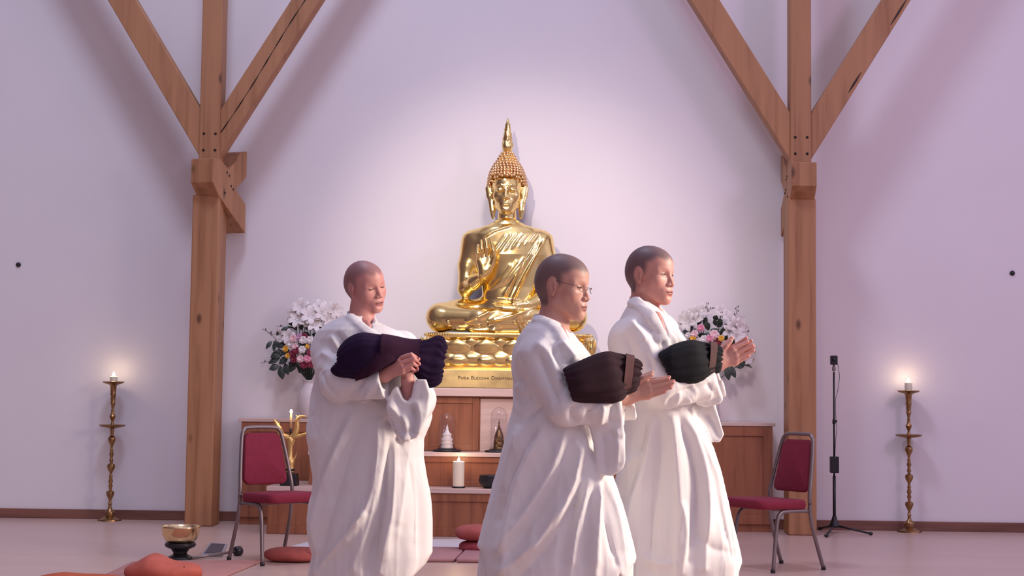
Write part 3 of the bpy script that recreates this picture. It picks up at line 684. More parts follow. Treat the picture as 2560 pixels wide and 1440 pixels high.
hdp = q1; obj('head', tube([hdp - dv * .004, hdp + dv * .004, hdp + dv * .040, hdp + dv * .047], [.024, .032, .032, .024], 20), BLACK, t)
pts = [F(x, y) for x, y in ((503, 1392), (556, 1392), (568, 1364), (526, 1361))]
t = thing('tray', 'grey flat tray lying on the floor behind the mallet', 'tray', np.mean(pts, 0))
cn_ = np.mean(pts, 0)
obj('rim', prism([(p_[0], p_[1]) for p_ in pts], 0.001, .014, 2, .002), plain('grey_plastic', (.30, .29, .33, 1), .4), t, False)
obj('mat', prism([tuple((cn_ + (p_ - cn_) * .80)[:2]) for p_ in pts], .010, .017, 2, .001), plain('slate_grey', (.045, .045, .06, 1), .5), t, False)

ORANGE = plain('orange_cushion_cloth', (0.50, 0.115, 0.075, 1), 0.85, 0, 0.08, 20, 0.25, 200); CORAL = plain('coral_cushion_cloth', (0.42, 0.10, 0.085, 1), 0.85, 0, 0.08, 20, 0.25, 200); REDC = plain('dull_red_cushion_cloth', (0.34, 0.055, 0.07, 1), 0.85, 0, 0.08, 20, 0.25, 200)
def pillow(name, label, c, rx, ry, h, ang, mat, ridge=0.0, base=0.0, squash=2.6, group=None, mark=False, ridge_x=0.0):
    n_, m_ = 44, 18; V = []; R = []
    for j in range(m_ + 1):
        a = -math.pi / 2 + math.pi * j / m_; cz_, sz_ = max(1e-3, math.cos(a)) ** .55, math.sin(a); ring = []
        for i in range(n_):
            b = 2 * math.pi * i / n_; cb_, sb_ = math.cos(b), math.sin(b); k = (abs(cb_) ** squash + abs(sb_) ** squash) ** (-1 / squash)
            x, y = rx * cb_ * k * cz_, ry * sb_ * k * cz_
            pk = 1 + .035 * math.sin(5 * b + j * .3) * cz_
            z = h / 2 + h / 2 * math.copysign(abs(sz_) ** .8, sz_) + ridge * max(0, sz_) * math.exp(-(((x - ridge_x) / (rx * .35)) ** 2)) * (1 - abs(y / ry) ** 2 * .6 if abs(y) < ry else .4)
            ring.append((x * pk, y * pk, max(0.001, z)))
        R.append(np.array(ring) @ rotz(ang).T + np.array([c[0], c[1], base]))
    o = obj(name, rings(R), mat, None, True, origin=(c[0], c[1], base)); tag(o, label, 'cushion', group)
    if mark:
        for u, v_, L_ in mark:
            pts_ = [np.array([u * rx + L_ * s_, -ry * math.sqrt(max(0, 1 - abs(u) ** 2.6)) * .95 * (1 - v_ * .55), base + h * (0.52 + .42 * v_) - L_ * s_ * 1.0]) for s_ in np.linspace(-.5, .5, 6)]
            obj('seam', tube([rotz(ang) @ p_ + np.array([c[0], c[1], 0]) + np.array([0, -.012, .006]) for p_ in pts_], .0028, 6), plain('dark_thread', (.06, .01, .015, 1), .8), o)
    return o
g_ = 'meditation cushions on the floor'
c = F(410, 1452); pillow('cushion', 'plump orange cushion with a raised ridge in front of the singing bowl', c, .215, .15, .105, .0, ORANGE, .050, group=g_, mark=[(.25, .3, .012), (.70, .4, .030)], ridge_x=-.06)
c = F(195, 1478); pillow('cushion', 'flat burnt-orange cushion cut by the picture edge at the lower left', c, .26, .16, .085, .15, plain('burnt_orange_cloth', (0.46, 0.09, 0.03, 1), 0.85, 0, 0.08, 20, 0.25, 200), .012, group=g_, ridge_x=-.1)
c = F(735, 1403); pillow('cushion', 'low coral cushion on the floor beneath the red chair by the bowl', c, .185, .13, .088, .02, CORAL, 0, group=g_, mark=[(.55, .55, .02), (.62, .25, .02)])
c = F(1205, 1383); pillow('cushion', 'dull red cushion underneath another, beside the glasses wearer', c, .155, .14, .088, 0, REDC, 0, group=g_, squash=2.2)
pillow('cushion', 'dull red cushion lying on top of another near the altar step', (c[0] - .012, c[1], 0), .17, .15, .105, 0, CORAL, 0, base=.086, group=g_, squash=2.2)
ROSE = plain('dusty_rose_mat', (0.42, 0.215, 0.215, 1), 0.9, 0, 0.06, 12, 0.2, 200)
def mat_(name, label, pts, h, m, group=None, bev=.012):
    pts = [F(*q) for q in pts]; ctr = np.mean(pts, 0)
    o = obj(name, prism([(p_[0], p_[1]) for p_ in pts], 0.0008, h, 2, bev), m, None, True, origin=(ctr[0], ctr[1], 0), auto=60)
    return tag(o, label, 'mat', group)
gm = 'padded floor mats'
mat_('floor_mat', 'dusty rose mat at the hem of the person with the purple bundle', ((1030, 1406), (1137, 1406), (1164, 1379), (1064, 1377)), .030, ROSE, gm)
mat_('floor_mat', 'dusty rose mat beneath the pair of stacked red cushions', ((1140, 1407), (1260, 1408), (1272, 1380), (1168, 1379)), .032, plain('rose_mat', (0.44, 0.225, 0.23, 1), 0.9, 0, 0.06, 12, 0.2, 200), gm)
mat_('floor_mat', 'salmon mat spread between the plump orange cushion and the red chair', ((200, 1470), (330, 1408), (660, 1404), (520, 1462)), .012, plain('salmon_mat', (0.46, 0.22, 0.19, 1), 0.9, 0, 0.06, 12, 0.2, 200), gm, .004)
mat_('rug', 'white rug laid along the foot of the altar', ((690, 1379), (790, 1352), (1300, 1350), (1290, 1376)), .010, plain('white_rug', (0.66, 0.62, 0.64, 1), 0.95, 0, 0.05, 40, 0.4, 300), None, .003)
# ------------------------------------------------------------------ people: heads
def head_sdf(p, k):
    """p in the head's own frame: x forward, y to the person's left, z up, metres; k: dict of small differences"""
    p = p / A(k.get('sx', 1.0), 1, 1)
    ay = np.abs(p[:, 1]); q = np.stack([p[:, 0], ay, p[:, 2]], 1)
    jw = k.get('jaw', 1.0); nl = k.get('nose', 1.0)
    d = s_ell(q, (-0.014, 0, 0.030), (0.096, 0.077, 0.084))
    d = smin(d, s_ell(q, (0.030, 0, 0.036), (0.060, 0.060, 0.054)), 0.03)
    d = smin(d, s_ell(q, (-0.052, 0, 0.000), (0.052, 0.062, 0.058)), 0.03)
    fc = s_ell(q, (0.030, 0, -0.040), (0.057, 0.061 * jw, 0.070))
    d = smin(d, fc, 0.025)
    d = smin(d, s_cap(q, (-0.006, 0.052 * jw, -0.056), (0.062, 0.014, -0.096), 0.019, 0.0150), 0.028)
    d = smin(d, s_sph(q, (0.0700, 0.0, -0.0960), 0.0165), 0.018)
    d = smin(d, s_sph(q, (0.050, 0.043, -0.024), 0.0235), 0.022)
    d = smin(d, s_ell(q, (0.069, 0, -0.066), (0.0225, 0.031, 0.024)), 0.018)
    if not k.get('calm'): d = smin(d, s_cap(q, (0.0775, 0.008, 0.014), (0.060, 0.047, 0.012), 0.0115, 0.0100), 0.016)
    else: d = smin(d, s_ell(q, (0.055, 0, 0.022), (0.0365, 0.050, 0.030)), 0.02)
    d = smax(d, -s_ell(q, (0.0930, 0.0320, -0.003), (0.0140, 0.0185, 0.0105)), 0.012)
    d = smin(d, s_ell(q, (0.0655, 0.0320, -0.0025), (0.0150, 0.0172, 0.0122)), 0.005)
    # nose
    d = smin(d, s_cap(q, (0.0830, 0, 0.002), (0.0985 * (0.5 + nl / 2), 0, -0.033), 0.0070, 0.0092), 0.011)
    d = smin(d, s_sph(q, (0.0985 * (0.5 + nl / 2), 0, -0.0365), 0.0100), 0.006)
    d = smin(d, s_ell(q, (0.0890, 0.0125, -0.0400), (0.0105, 0.0078, 0.0078) if not k.get('calm') else (0.0090, 0.0060, 0.0065)), 0.005)
    d = smax(d, -s_ell(q, (0.0960, 0.0065, -0.0470), (0.0055, 0.0032, 0.0040)), 0.003)
    # mouth
    d = smin(d, s_ell(q, (0.0865, 0, -0.0640), (0.0066, 0.0205, 0.0050)), 0.006)
    d = smin(d, s_ell(q, (0.0850, 0, -0.0740), (0.0070, 0.0175, 0.0060)), 0.005)
    d = smax(d, -s_cap(q, (0.0945, 0, -0.0690), (0.0800, 0.0265, -0.0690 + k.get('smile', 0.0)), 0.0013, 0.0013), 0.003)
    d = smax(d, -s_ell(q, (0.0930, 0, -0.0850), (0.0080, 0.0160, 0.0055)), 0.008)
    # closed or open eyes: the lid fold
    d = smax(d, -s_cap(q, (0.0800, 0.0210, -0.0050), (0.0735, 0.0450, -0.0040), 0.0011, 0.0011), 0.003)
    # ears
    c, s = math.cos(0.28), math.sin(0.28)
    e = q - A(-0.012, 0.0735, -0.006)
    e = np.stack([c * e[:, 0] + s * e[:, 1], -s * e[:, 0] + c * e[:, 1], e[:, 2]], 1)
    e = np.stack([e[:, 0] * 0.985 + e[:, 2] * 0.17, e[:, 1], e[:, 2] * 0.985 - e[:, 0] * 0.17], 1)
    top = np.clip((e[:, 2] + 0.03) / 0.06, 0, 1)
    er = s_ell(e / np.stack([0.72 + 0.28 * top, np.ones_like(top), np.ones_like(top)], 1), (0, 0, 0), (0.0185, 0.0075, 0.0320)) * 0.8
    er = smax(er, -s_ell(e, (0.0025, 0.0085, 0.002), (0.0120, 0.0070, 0.0210)), 0.004)
    er = smin(er, s_cap(e, (0.0145, 0.002, -0.004), (0.0150, 0.002, -0.012), 0.0042, 0.0036), 0.004)
    er = smin(er, s_chain(e, [(-0.004, 0.002, 0.015), (-0.007, 0.0025, 0.002), (-0.002, 0.0025, -0.012)], [0.0032, 0.0035, 0.0030]), 0.003)
    d = smin(d, er, 0.006)
    return d

SKIN = np.array(rgb(217, 164, 150)[:3]); STUB = np.array(rgb(96, 84, 90)[:3]); LIP = np.array(rgb(168, 96, 96)[:3])
def sstep(a, b, x): t = np.clip((x - a) / (b - a), 0, 1); return t * t * (3 - 2 * t)
def head_color(p, k):
    p = p / np.array([k.get('sx', 1.0), 1, 1]); x, y, z = p[:, 0], np.abs(p[:, 1]), p[:, 2]
    n = len(p); col = np.repeat(SKIN[None], n, 0)
    fl = sstep(0.03, 0.0, np.hypot((x - 0.055) * 0.5, np.hypot(y - 0.042, z + 0.03)))
    col = col * (1 - 0.10 * fl[:, None] * np.array([0.2, 1.0, 0.9]))
    # shaved scalp: hairline from the forehead down past the temple, behind the ear to the nape
    hl = k.get('hair', 0.062)
    front = sstep(hl - 0.012, hl + 0.012, z + 0.25 * y + (0.010 * np.sin(y * 90)))
    side = sstep(0.040, 0.012, x + np.maximum(0, -(z - 0.03)) * 0.2) * sstep(-0.022, -0.004, z - np.maximum(0, x + 0.005) * 0.5)
    back = sstep(-0.026, -0.040, x) * sstep(-0.078, -0.058, z)
    m = np.maximum(np.maximum(front, side * sstep(0.02, 0.05, y)), back)
    ear = np.hypot((x + 0.012) / 0.024, (z + 0.006) / 0.037); m = m * (1 - sstep(0.0655, 0.0705, y) * sstep(1.06, 0.86, ear))
    m = m * k.get('stub', 0.75)
    col = col * (1 - m[:, None]) + STUB * m[:, None]
    lip = sstep(1.15, 0.8, np.sqrt(((z + 0.0695) / 0.0115) ** 2 + (y / 0.0235) ** 2)) * (x > 0.07)
    col = col * (1 - 0.75 * lip[:, None]) + LIP * 0.75 * lip[:, None]
    line = sstep(1.25, 0.6, np.sqrt(((z + 0.0690 - k.get('smile', 0) * (y / 0.0265) ** 2) / 0.0019) ** 2 + np.maximum(0, (y - 0.018) / 0.008) ** 2)) * (x > 0.07)
    col = col * (1 - 0.72 * line[:, None])
    nos = sstep(1.2, 0.6, np.sqrt(((x - 0.0955) / 0.006) ** 2 + ((y - 0.0065) / 0.0038) ** 2 + ((z + 0.0455) / 0.004) ** 2))
    col = col * (1 - 0.75 * nos[:, None])
    eo = k.get('eye', 0.0)                       # how far the lids are open, metres
    lidz = -0.0045 + 0.0025 * ((y - 0.033) / 0.012) ** 2
    inx = sstep(0.0155, 0.0115, np.abs(y - 0.0325)) * (x > 0.055)
    lash = sstep(0.0040, 0.0018, np.abs(z - lidz - eo * np.clip(1 - ((y - 0.0325) / 0.014) ** 2, 0, 1))) * inx
    if eo > 0:
        hgt = eo * np.clip(1 - ((y - 0.0325) / 0.0135) ** 2, 0, 1)
        opening = sstep(0.0008, -0.0006, np.abs(z - lidz - hgt / 2) - hgt / 2 - 0.0004) * inx
        white = np.array(rgb(205, 190, 190)[:3]); iris = sstep(0.0066, 0.0052, np.abs(y - 0.0325 + k.get('gaze', 0) * np.sign(p[:, 1])))
        ecol = white * (1 - iris[:, None]) + np.array([0.012, 0.008, 0.008]) * iris[:, None]
        col = col * (1 - opening[:, None]) + ecol * opening[:, None]
    col = col * (1 - 0.85 * lash[:, None])
    brow = sstep(1.2, 0.5, np.sqrt(((z - 0.0185 + 3.0 * (y - 0.030) ** 2) / 0.004) ** 2 + ((y - 0.032) / 0.019) ** 2)) * (x > 0.05)
    col = col * (1 - k.get('brow', 0.12) * brow[:, None])
    return col
def skin_material():
    nt = NT('skin'); a = nt.n('ShaderNodeVertexColor'); a.layer_name = 'Col'; nt.l(a.outputs[0], nt.p.inputs['Base Color'])
    nt.set(Roughness=0.50); nt.p.inputs['Subsurface Weight'].default_value = 0.12
    nt.p.inputs['Subsurface Radius'].default_value = (0.012, 0.005, 0.003)
    nz = nt.n('ShaderNodeTexNoise'); nz.inputs['Scale'].default_value = 260; nt.l(coords(nt), nz.inputs['Vector']); bump(nt, nz.outputs['Fac'], 0.06, 0.002)
    return nt.m
# ------------------------------------------------------------------ people: bodies, robes, bundles
def bounded(p, c, R, fn, margin=0.06):
    d = np.linalg.norm(p - A(*c), axis=1) - f4(R); m = d < margin
    d = np.maximum(d, 0.03)
    if m.any(): d[m] = fn(p[m])
    return d
def s_slab(p, poly, y, half, r=0.008):
    """a hanging fold of cloth: a polygon in x-z, 2*half thick in y, rounded by r"""
    x, z = p[:, 0], p[:, 2]; n = len(poly); d = np.full(len(p), 1e9, f4); sg = np.ones(len(p), f4)
    for i in range(n):
        a, b = poly[i], poly[i - 1]; ex, ez = b[0] - a[0], b[1] - a[1]; wx, wz = x - a[0], z - a[1]
        t = np.clip((wx * ex + wz * ez) / (ex * ex + ez * ez), 0, 1)
        d = np.minimum(d, (wx - ex * t) ** 2 + (wz - ez * t) ** 2)
        c1 = z >= a[1]; c2 = z < b[1]; c3 = ex * wz > ez * wx
        fl = (c1 & c2 & c3) | (~c1 & ~c2 & ~c3); sg = np.where(fl, -sg, sg)
    d2 = sg * np.sqrt(d); q = np.stack([d2 + r, np.abs(p[:, 1] - y) - half + r], 1)
    return np.linalg.norm(np.maximum(q, 0), axis=1) + np.minimum(q.max(1), 0) - f4(r)
def hand_sdf(p, wrist, mcp, pip, tip, thumb, wr=0.023, fr=0.0082, n=(0, 1, 0)):
    """palm from the wrist to four knuckles, four fingers, a thumb of three joints; n: direction through the palm"""
    d = None
    for i in range(4):
        e = s_chain(p, [wrist, (np.array(wrist) * 0.4 + np.array(mcp[i]) * 0.6), mcp[i]], [wr * 0.80, 0.0125, 0.0108], 0, (n, 1.25))
        d = e if d is None else smin(d, e, 0.012)
    d = smin(d, s_cap(p, wrist, thumb[0], wr * 0.72, 0.0125), 0.014)
    for i, k in enumerate((1.0, 1.05, 1.0, 0.86)):
        ch = [mcp[i]] + ([pip[i]] if pip is not None else [(np.array(mcp[i]) * 0.54 + np.array(tip[i]) * 0.46)]) + [tip[i]]
        d = smin(d, s_chain(p, ch, [fr * 1.10 * k, fr * 1.0 * k, fr * 0.78 * k]), 0.0035)
    d = smin(d, s_chain(p, thumb, [0.0128, 0.0102, 0.0080][:len(thumb)]), 0.006)
    return d
def cloth_material(name, c):
    nt = NT(name); v = coords(nt, (1, 1, 0.35))
    nz = nt.n('ShaderNodeTexNoise'); nz.inputs['Scale'].default_value = 14; nz.inputs['Detail'].default_value = 5; nz.inputs['Distortion'].default_value = 0.8
    nt.l(v, nz.inputs['Vector'])
    wv = nt.n('ShaderNodeTexNoise'); wv.inputs['Scale'].default_value = 420; nt.l(coords(nt), wv.inputs['Vector'])
    mx = nt.n('ShaderNodeMath', operation='MULTIPLY_ADD'); nt.l(wv.outputs['Fac'], mx.inputs[0]); mx.inputs[1].default_value = 0.06; nt.l(nz.outputs['Fac'], mx.inputs[2])
    bump(nt, mx.outputs[0], 0.35, 0.012)
    nt.set(Base_Color=c, Roughness=0.85); nt.p.inputs['Sheen Weight'].default_value = 0.15
    return nt.m
SKINM = skin_material()
ROBEM = cloth_material('white_cotton', (0.78, 0.755, 0.75, 1))

class Person:
    def __init__(s, Y0, sc): s.Y0 = Y0; s.sc = sc
    def w(s, x, y, dd=0.0): return P(x, y, s.Y0 + dd)
    def ws(s, pts): return [s.w(*q) for q in pts]

def robe_fn(pp, C):
    rows = []
    for r in C['rows']:
        py, xl, xr, b = r[:4]; a = pp.w(xl, py); c = pp.w(xr, py); rows.append(((a[2] + c[2]) / 2, (a[0] + c[0]) / 2, (c[0] - a[0]) / 2, b, r[4] if len(r) > 4 else 0.0))
    rows = np.array(rows[::-1]); Z, XC, AA, BB, YC = rows.T
    hem = np.array([(pp.w(x, y)[0], pp.w(x, y)[2]) for x, y in C['hem']])
    zin = C.get('inner', 0.02); zbot = 0.06
    near = C['slv']; far = C['fslv']
    rn = C['arm_r']; rf = C['far_r']
    slabs = [([(pp.w(x, y, dd)[0], pp.w(x, y, dd)[2]) for x, y in pl], pp.Y0 + dd, th) for pl, dd, th in C.get('slabs', [])]
    fslabs = [([(pp.w(x, y, dd)[0], pp.w(x, y, dd)[2]) for x, y in pl], pp.Y0 + dd, th) for pl, dd, th in C.get('fslabs', [])]
    nk = pp.ws(C['neck']); folds = C.get('theta', [])
    nV = [(pp.w(x, y)[0], pp.w(x, y)[2]) for x, y in C['vneck']] if 'vneck' in C else None
    def body(p, inset):
        z = p[:, 2]; a = interp(z, Z, AA) - inset; b = interp(z, Z, BB) - inset
        x = p[:, 0] - interp(z, Z, XC); y = p[:, 1] - f4(pp.Y0) - interp(z, Z, YC)
        th = np.arctan2(y / b, x / a)
        dn = np.clip((Z[-1] - 0.55 - z) / 0.9, 0, 1)
        wv = np.zeros_like(z)
        for n_, ph, am, tw in folds: wv += am * dn * np.cos(n_ * th + ph + tw * z)
        e = 2.3
        rr = (np.abs(x / a) ** e + np.abs(y / b) ** e) ** (1 / e)
        return (rr - 1) * np.minimum(a, b) * 0.85 - wv
    def arm_part(q, ch, r, cuff, sl):
        e = s_chain(q, ch, r, 0.02)
        for poly, y, th in sl: e = smin(e, s_slab(q, poly, y, th), 0.007)
        o, n_ = cuff; n_ = np.array(n_, float); n_ /= np.linalg.norm(n_)
        return smax(e, (q - A(*o)) @ n_.astype(f4), 0.006)
    def fn0(p):
        z = p[:, 2]
        d = smax(body(p, 0.0), z - f4(Z[-1]), 0.01)
        hz = interp(p[:, 0], hem[:, 0], hem[:, 1])
        out = smax(d, hz - z, 0.006)
        inn = smax(smax(body(p, zin), f4(zbot) - z, 0.01), z - f4(Z[-1] - 0.05), 0.01)
        d = np.minimum(out, inn)
        def sleeve(q, ch, r): return s_chain(q, ch, r, 0.02)
        dn_ = bounded(p, np.mean(near, 0), 0.36, lambda q: arm_part(q, near, rn, C['cuff'], slabs))
        df_ = bounded(p, np.mean(far, 0), 0.36, lambda q: arm_part(q, far, rf, C['far_cuff'], fslabs))
        d = smin(d, df_, 0.014); d = smin(d, dn_, 0.011)
        # openings: neck and cuffs
        d = smax(d, -bounded(p, np.mean(nk, 0), 0.22, lambda q: s_chain(q, nk, C['neck_r'])), 0.008)
        for v0, v1, r in C['holes']:
            a, b = v0, v1; d = smax(d, -bounded(p, (np.array(a) + np.array(b)) / 2, 0.2, lambda q: s_cap(q, a, b, r[0], r[1])), 0.004)
        return d
    # collar bands and the open V lie on the cloth: trace them onto it
    def trace(x, y):
        d = ray(x, y); d = d / np.linalg.norm(d); t0 = (pp.Y0 - .40 - CAM[1]) / d[1]; t = t0
        for _ in range(70):
            e = float(fn0(np.array([CAM + d * t], f4))[0])
            if e < 0.0006: break
            t += max(e * .7, .0004)
            if t > t0 + .75: return pp.w(x, y, 0.0), np.array([0, -1.0, 0])
        h = .004; c = CAM + d * t; q = np.array([c + o for o in (np.eye(3) * h)] + [c - o for o in (np.eye(3) * h)], f4); v = fn0(q); g = v[:3] - v[3:]
        return c, g / (np.linalg.norm(g) + 1e-9)
    bands = []
    for c, r in C['collar']:
        if len(c[0]) == 3: bands.append((pp.ws(c), None, r)); continue
        tr = [trace(*q) for q in smooth_path(np.array([(x, y, 0) for x, y in c], float), 3)[:, :2]]; bands.append(([q[0] for q in tr], [q[1] for q in tr], r))
    vch = []
    for c, r in C.get('vopen', []):
        tr = [trace(*q) for q in c]; vch.append(([q[0] for q in tr], r))
    C['vtrace'] = vch
    def fn(p):
        d = fn0(p)
        for ch, r in vch: d = smax(d, -bounded(p, np.mean(ch, 0), 0.2, lambda q: s_chain(q, ch, r)), 0.004)
        for ch, nn, r in bands:
            if nn is None: e = bounded(p, np.mean(ch, 0), 0.25, lambda q: s_chain(q, ch, [r] * len(ch)))
            else:
                def bd(q):
                    e = None
                    for i in range(len(ch) - 1):
                        n_ = nn[i] + nn[i + 1]; n_ = n_ / np.linalg.norm(n_); g = s_cap(q, ch[i], ch[i + 1], r, r, (n_, 2.4)) * .7; e = g if e is None else np.minimum(e, g)
                    return e
                e = bounded(p, np.mean(ch, 0), 0.25, bd)
            d = smin(d, e, 0.0025)
        return d
    return fn

def fold_robe(pp, V, Q, folds, reach=0.0):
    N = normals(V, Q); q = V - CAM; zc = q @ FW
    X = np.stack([1280 + FPX * (q @ RT) / zc, 720 - FPX * (q @ UP) / zc], 1) / pp.sc      # metres in the figure's own plane
    vw = -q / np.linalg.norm(q, axis=1)[:, None]
    face = np.clip((N * vw).sum(1) * 1.6, 0, 1); disp = np.zeros(len(V))
    for pts, amp, sg in folds:
        pl = smooth_path(np.array([(x, y, 0) for x, y in pts], float), 5)[:, :2] / pp.sc; best = np.full(len(V), 9.0); tt = np.zeros(len(V))
        L = len(pl) - 1
        bb0, bb1 = pl.min(0) - 4 * sg, pl.max(0) + 4 * sg
        m = ((X > bb0) & (X < bb1)).all(1); Xm = X[m]; bm_ = np.full(len(Xm), 9.0); tm = np.zeros(len(Xm))
        for i in range(L):
            a, b = pl[i], pl[i + 1]; ab = b - a; t = np.clip(((Xm - a) @ ab) / (ab @ ab), 0, 1)
            dd = np.linalg.norm(Xm - a - t[:, None] * ab, axis=1); s = dd < bm_; bm_[s] = dd[s]; tm[s] = (i + t[s]) / L
        env = np.clip(np.minimum(tm, 1 - tm) * 5, 0, 1) if reach == 0 else 1.0
        env = np.maximum(env, np.where(tm > 0.8, C_END, 0))
        disp[m] += 1.7 * amp * env * np.exp(-np.abs(bm_ / (1.25 * sg)) ** 1.4)
    return V + N * (disp * face)[:, None]
def wrinkle(V, Q, c, z0, seed, skirt=0.006, body=0.0025):
    """loose cotton: long soft pleats round the skirt, small creases above"""
    N = normals(V, Q); rr = random.Random(seed); x, y, z = (V - np.array(c)).T; th = np.arctan2(y, x)
    d = np.zeros(len(V)); low = np.clip((z0 - V[:, 2]) / .45, 0, 1)
    for n_ in (6, 11, 19):
        u = n_ * th + rr.uniform(0, 6) + rr.uniform(-2.5, 2.5) * z + 0.9 * np.sin(3.1 * z + rr.uniform(0, 6)) + .5 * np.sin(2 * th + rr.uniform(0, 6))
        d += low * skirt * (6 / n_) ** .55 * ((1 - np.abs(np.sin(u / 2))) ** 1.6 - .30)
    for i in range(5):
        k = np.array([rr.uniform(-1, 1) for _ in range(3)]); k[2] *= .7; k *= rr.uniform(18, 42) / np.linalg.norm(k)
        q = np.array([rr.uniform(-1, 1) for _ in range(3)]) * 9
        u = V @ k + 1.3 * np.sin(V @ q + i) + rr.uniform(0, 6); d += (1 - .55 * low) * body * ((1 - np.abs(np.sin(u))) ** 2 - .2) * (.5 + .5 * np.sin(V @ (q[::-1] * .8)))
    return V + N * d[:, None]
C_END = 0.55

def build_person(pp, C):
    hd = C['head']; R = rotz(math.radians(hd['yaw'])) @ rotx(math.radians(hd.get('roll', 0))) @ roty(math.radians(hd.get('pitch', 0)))
    S = hd['scale']; O = np.array(pp.w(*hd['at'])); k = hd['k']
    loc = lambda p: ((p - A(*O)) @ R.astype(f4)) / f4(S)
    back = lambda p: (R @ (np.array(p) * S)) + O
    neck = [back((-0.024, 0, -0.045)), back((-0.034, 0, -0.095)), np.array(pp.w(*C['neck'][1]))]
    near, far = [np.array(q) for q in C['arm']], [np.array(q) for q in C['far']]
    nks = pp.ws(C['neck'])
    hips = np.array(pp.w(*C['hips'])); chest = np.array(pp.w(*C['chest'])); f = C['feet']
    Rh = 0.16 * S
    rf = robe_fn(pp, C)
    def fn(p):
        d = bounded(p, O, Rh, lambda q: head_sdf(loc(q), k) * f4(S), 0.05)
        d = smin(d, bounded(p, neck[1], 0.22, lambda q: s_chain(q, neck, [0.047 * S, 0.046 * S, C.get('neck_w', 0.050)])), 0.022)
        t = s_ell(p, chest, C['chest_r']); t = smin(t, s_ell(p, hips, C['hips_r']), 0.08)
        t = smin(t, s_cap(p, chest + np.array([0, 0, 0.10]), neck[2], 0.07, 0.045), 0.05)
        for ch in (near, far): t = smin(t, s_chain(p, [ch[0], ch[1], ch[-1]], [0.040, 0.034, 0.0245], 0.01), 0.02)
        for kx, ky in f:
            kn = np.array([(hips[0] + kx) / 2 + 0.03, (hips[1] + ky) / 2 + ky * 0 , 0.46])
            t = smin(t, s_chain(p, [(hips[0], hips[1] + (ky - hips[1]) * 0.8, hips[2] - 0.05), kn, (kx - 0.04, ky, 0.085)], [0.085, 0.056, 0.036]), 0.03)
            t = smin(t, s_cap(p, (kx - 0.05, ky, 0.035), (kx + 0.11, ky, 0.024), 0.035, 0.0235), 0.02)
        d = smin(d, t, 0.02)
        d = smin(d, bounded(p, np.mean(nks, 0), 0.2, lambda q: s_chain(q, nks, [max(.004, r_ - .016) for r_ in C['neck_r']], .01)), 0.015)
        for ch, r in C['vtrace']: d = smin(d, bounded(p, np.mean(ch, 0), 0.2, lambda q: s_chain(q, [np.array(c_) - np.array([0, -.010, .004]) for c_ in ch], [max(.004, r_ - .004) for r_ in r])), .008)
        for h in C['hands']:
            ctr = np.mean(h['mcp'], 0)
            d = smin(d, bounded(p, ctr, 0.15, lambda q: hand_sdf(q, h['wrist'], h['mcp'], h.get('pip'), h['tip'], h['thumb'], h.get('wr', 0.023), h.get('fr', 0.0080), h.get('n', (0, 1, 0))), 0.03), h.get('k', 0.004))
        return d
    hp = np.array([q for h in C['hands'] for q in [h['wrist']] + list(h['mcp']) + list(h['tip']) + list(h['thumb'])])
    h0, h1 = hp.min(0) - 0.02, hp.max(0) + 0.02
    xl = min(O[0] - 0.14, chest[0] - 0.3, hips[0] - 0.35); xh = max(h1[0] + 0.03, hips[0] + 0.35)
    yl, yh = pp.Y0 - 0.34, pp.Y0 + 0.34
    hs = 0.0019 * S; hz = 0.0016
    xs = grid_axis(xl, xh, 0.012, [(O[0] - 0.135 * S, O[0] + 0.135 * S, hs), (h0[0], h1[0], hz)])
    ys = grid_axis(yl, yh, 0.012, [(O[1] - 0.12 * S, O[1] + 0.12 * S, hs), (h0[1], h1[1], hz)])
    zs = grid_axis(-0.02, O[2] + 0.15 * S, 0.012, [(O[2] - 0.15 * S, O[2] + 0.15 * S, hs), (h0[2], h1[2], hz)])
    V, Q = nets(fn, xs, ys, zs, 14)
    L = ((V - O) @ R) / S
    inh = (np.abs(L) < np.array([0.16, 0.12, 0.16])).all(1)
    col = np.repeat(SKIN[None], len(V), 0); col[inh] = head_color(L[inh], k)
    hk = np.zeros(len(V))
    for h in C['hands']:
        for t in h['tip']: hk = np.maximum(hk, np.exp(-(np.linalg.norm(V - t, axis=1) / 0.014) ** 2))
    col = col * (1 - hk[:, None] * np.array([0.0, 0.16, 0.14]))
    if 'skin' in C: col = col * np.array(C['skin'])
    root_loc = (hips[0], hips[1], 0.0)
    b = obj('person', (V, Q), SKINM, None, True, col=col, origin=root_loc)
    tag(b, C['label'], 'person')
    Z1 = pp.w(C['rows'][0][1], C['rows'][0][0])[2] + 0.03
    xs_ = [pp.w(r[1], r[0])[0] for r in C['rows']] + [pp.w(r[2], r[0])[0] for r in C['rows']] + [q[0] for q in near + far]
    rv = C.get('rvox', 0.0052)
    RV, RQ = nets(rf, grid_axis(min(xs_) - 0.05, max(xs_) + 0.12, rv), grid_axis(pp.Y0 - 0.36, pp.Y0 + 0.36, rv), grid_axis(0.02, Z1, rv, ), 14, 1.5)
    RV = relax(RV, RQ, 2, 0.45)
    RV = wrinkle(RV, RQ, hips, hips[2] + .10, C.get('seed', 1))
    RV = fold_robe(pp, RV, RQ, C['folds'])
    obj('robe', (RV, RQ), ROBEM, b)
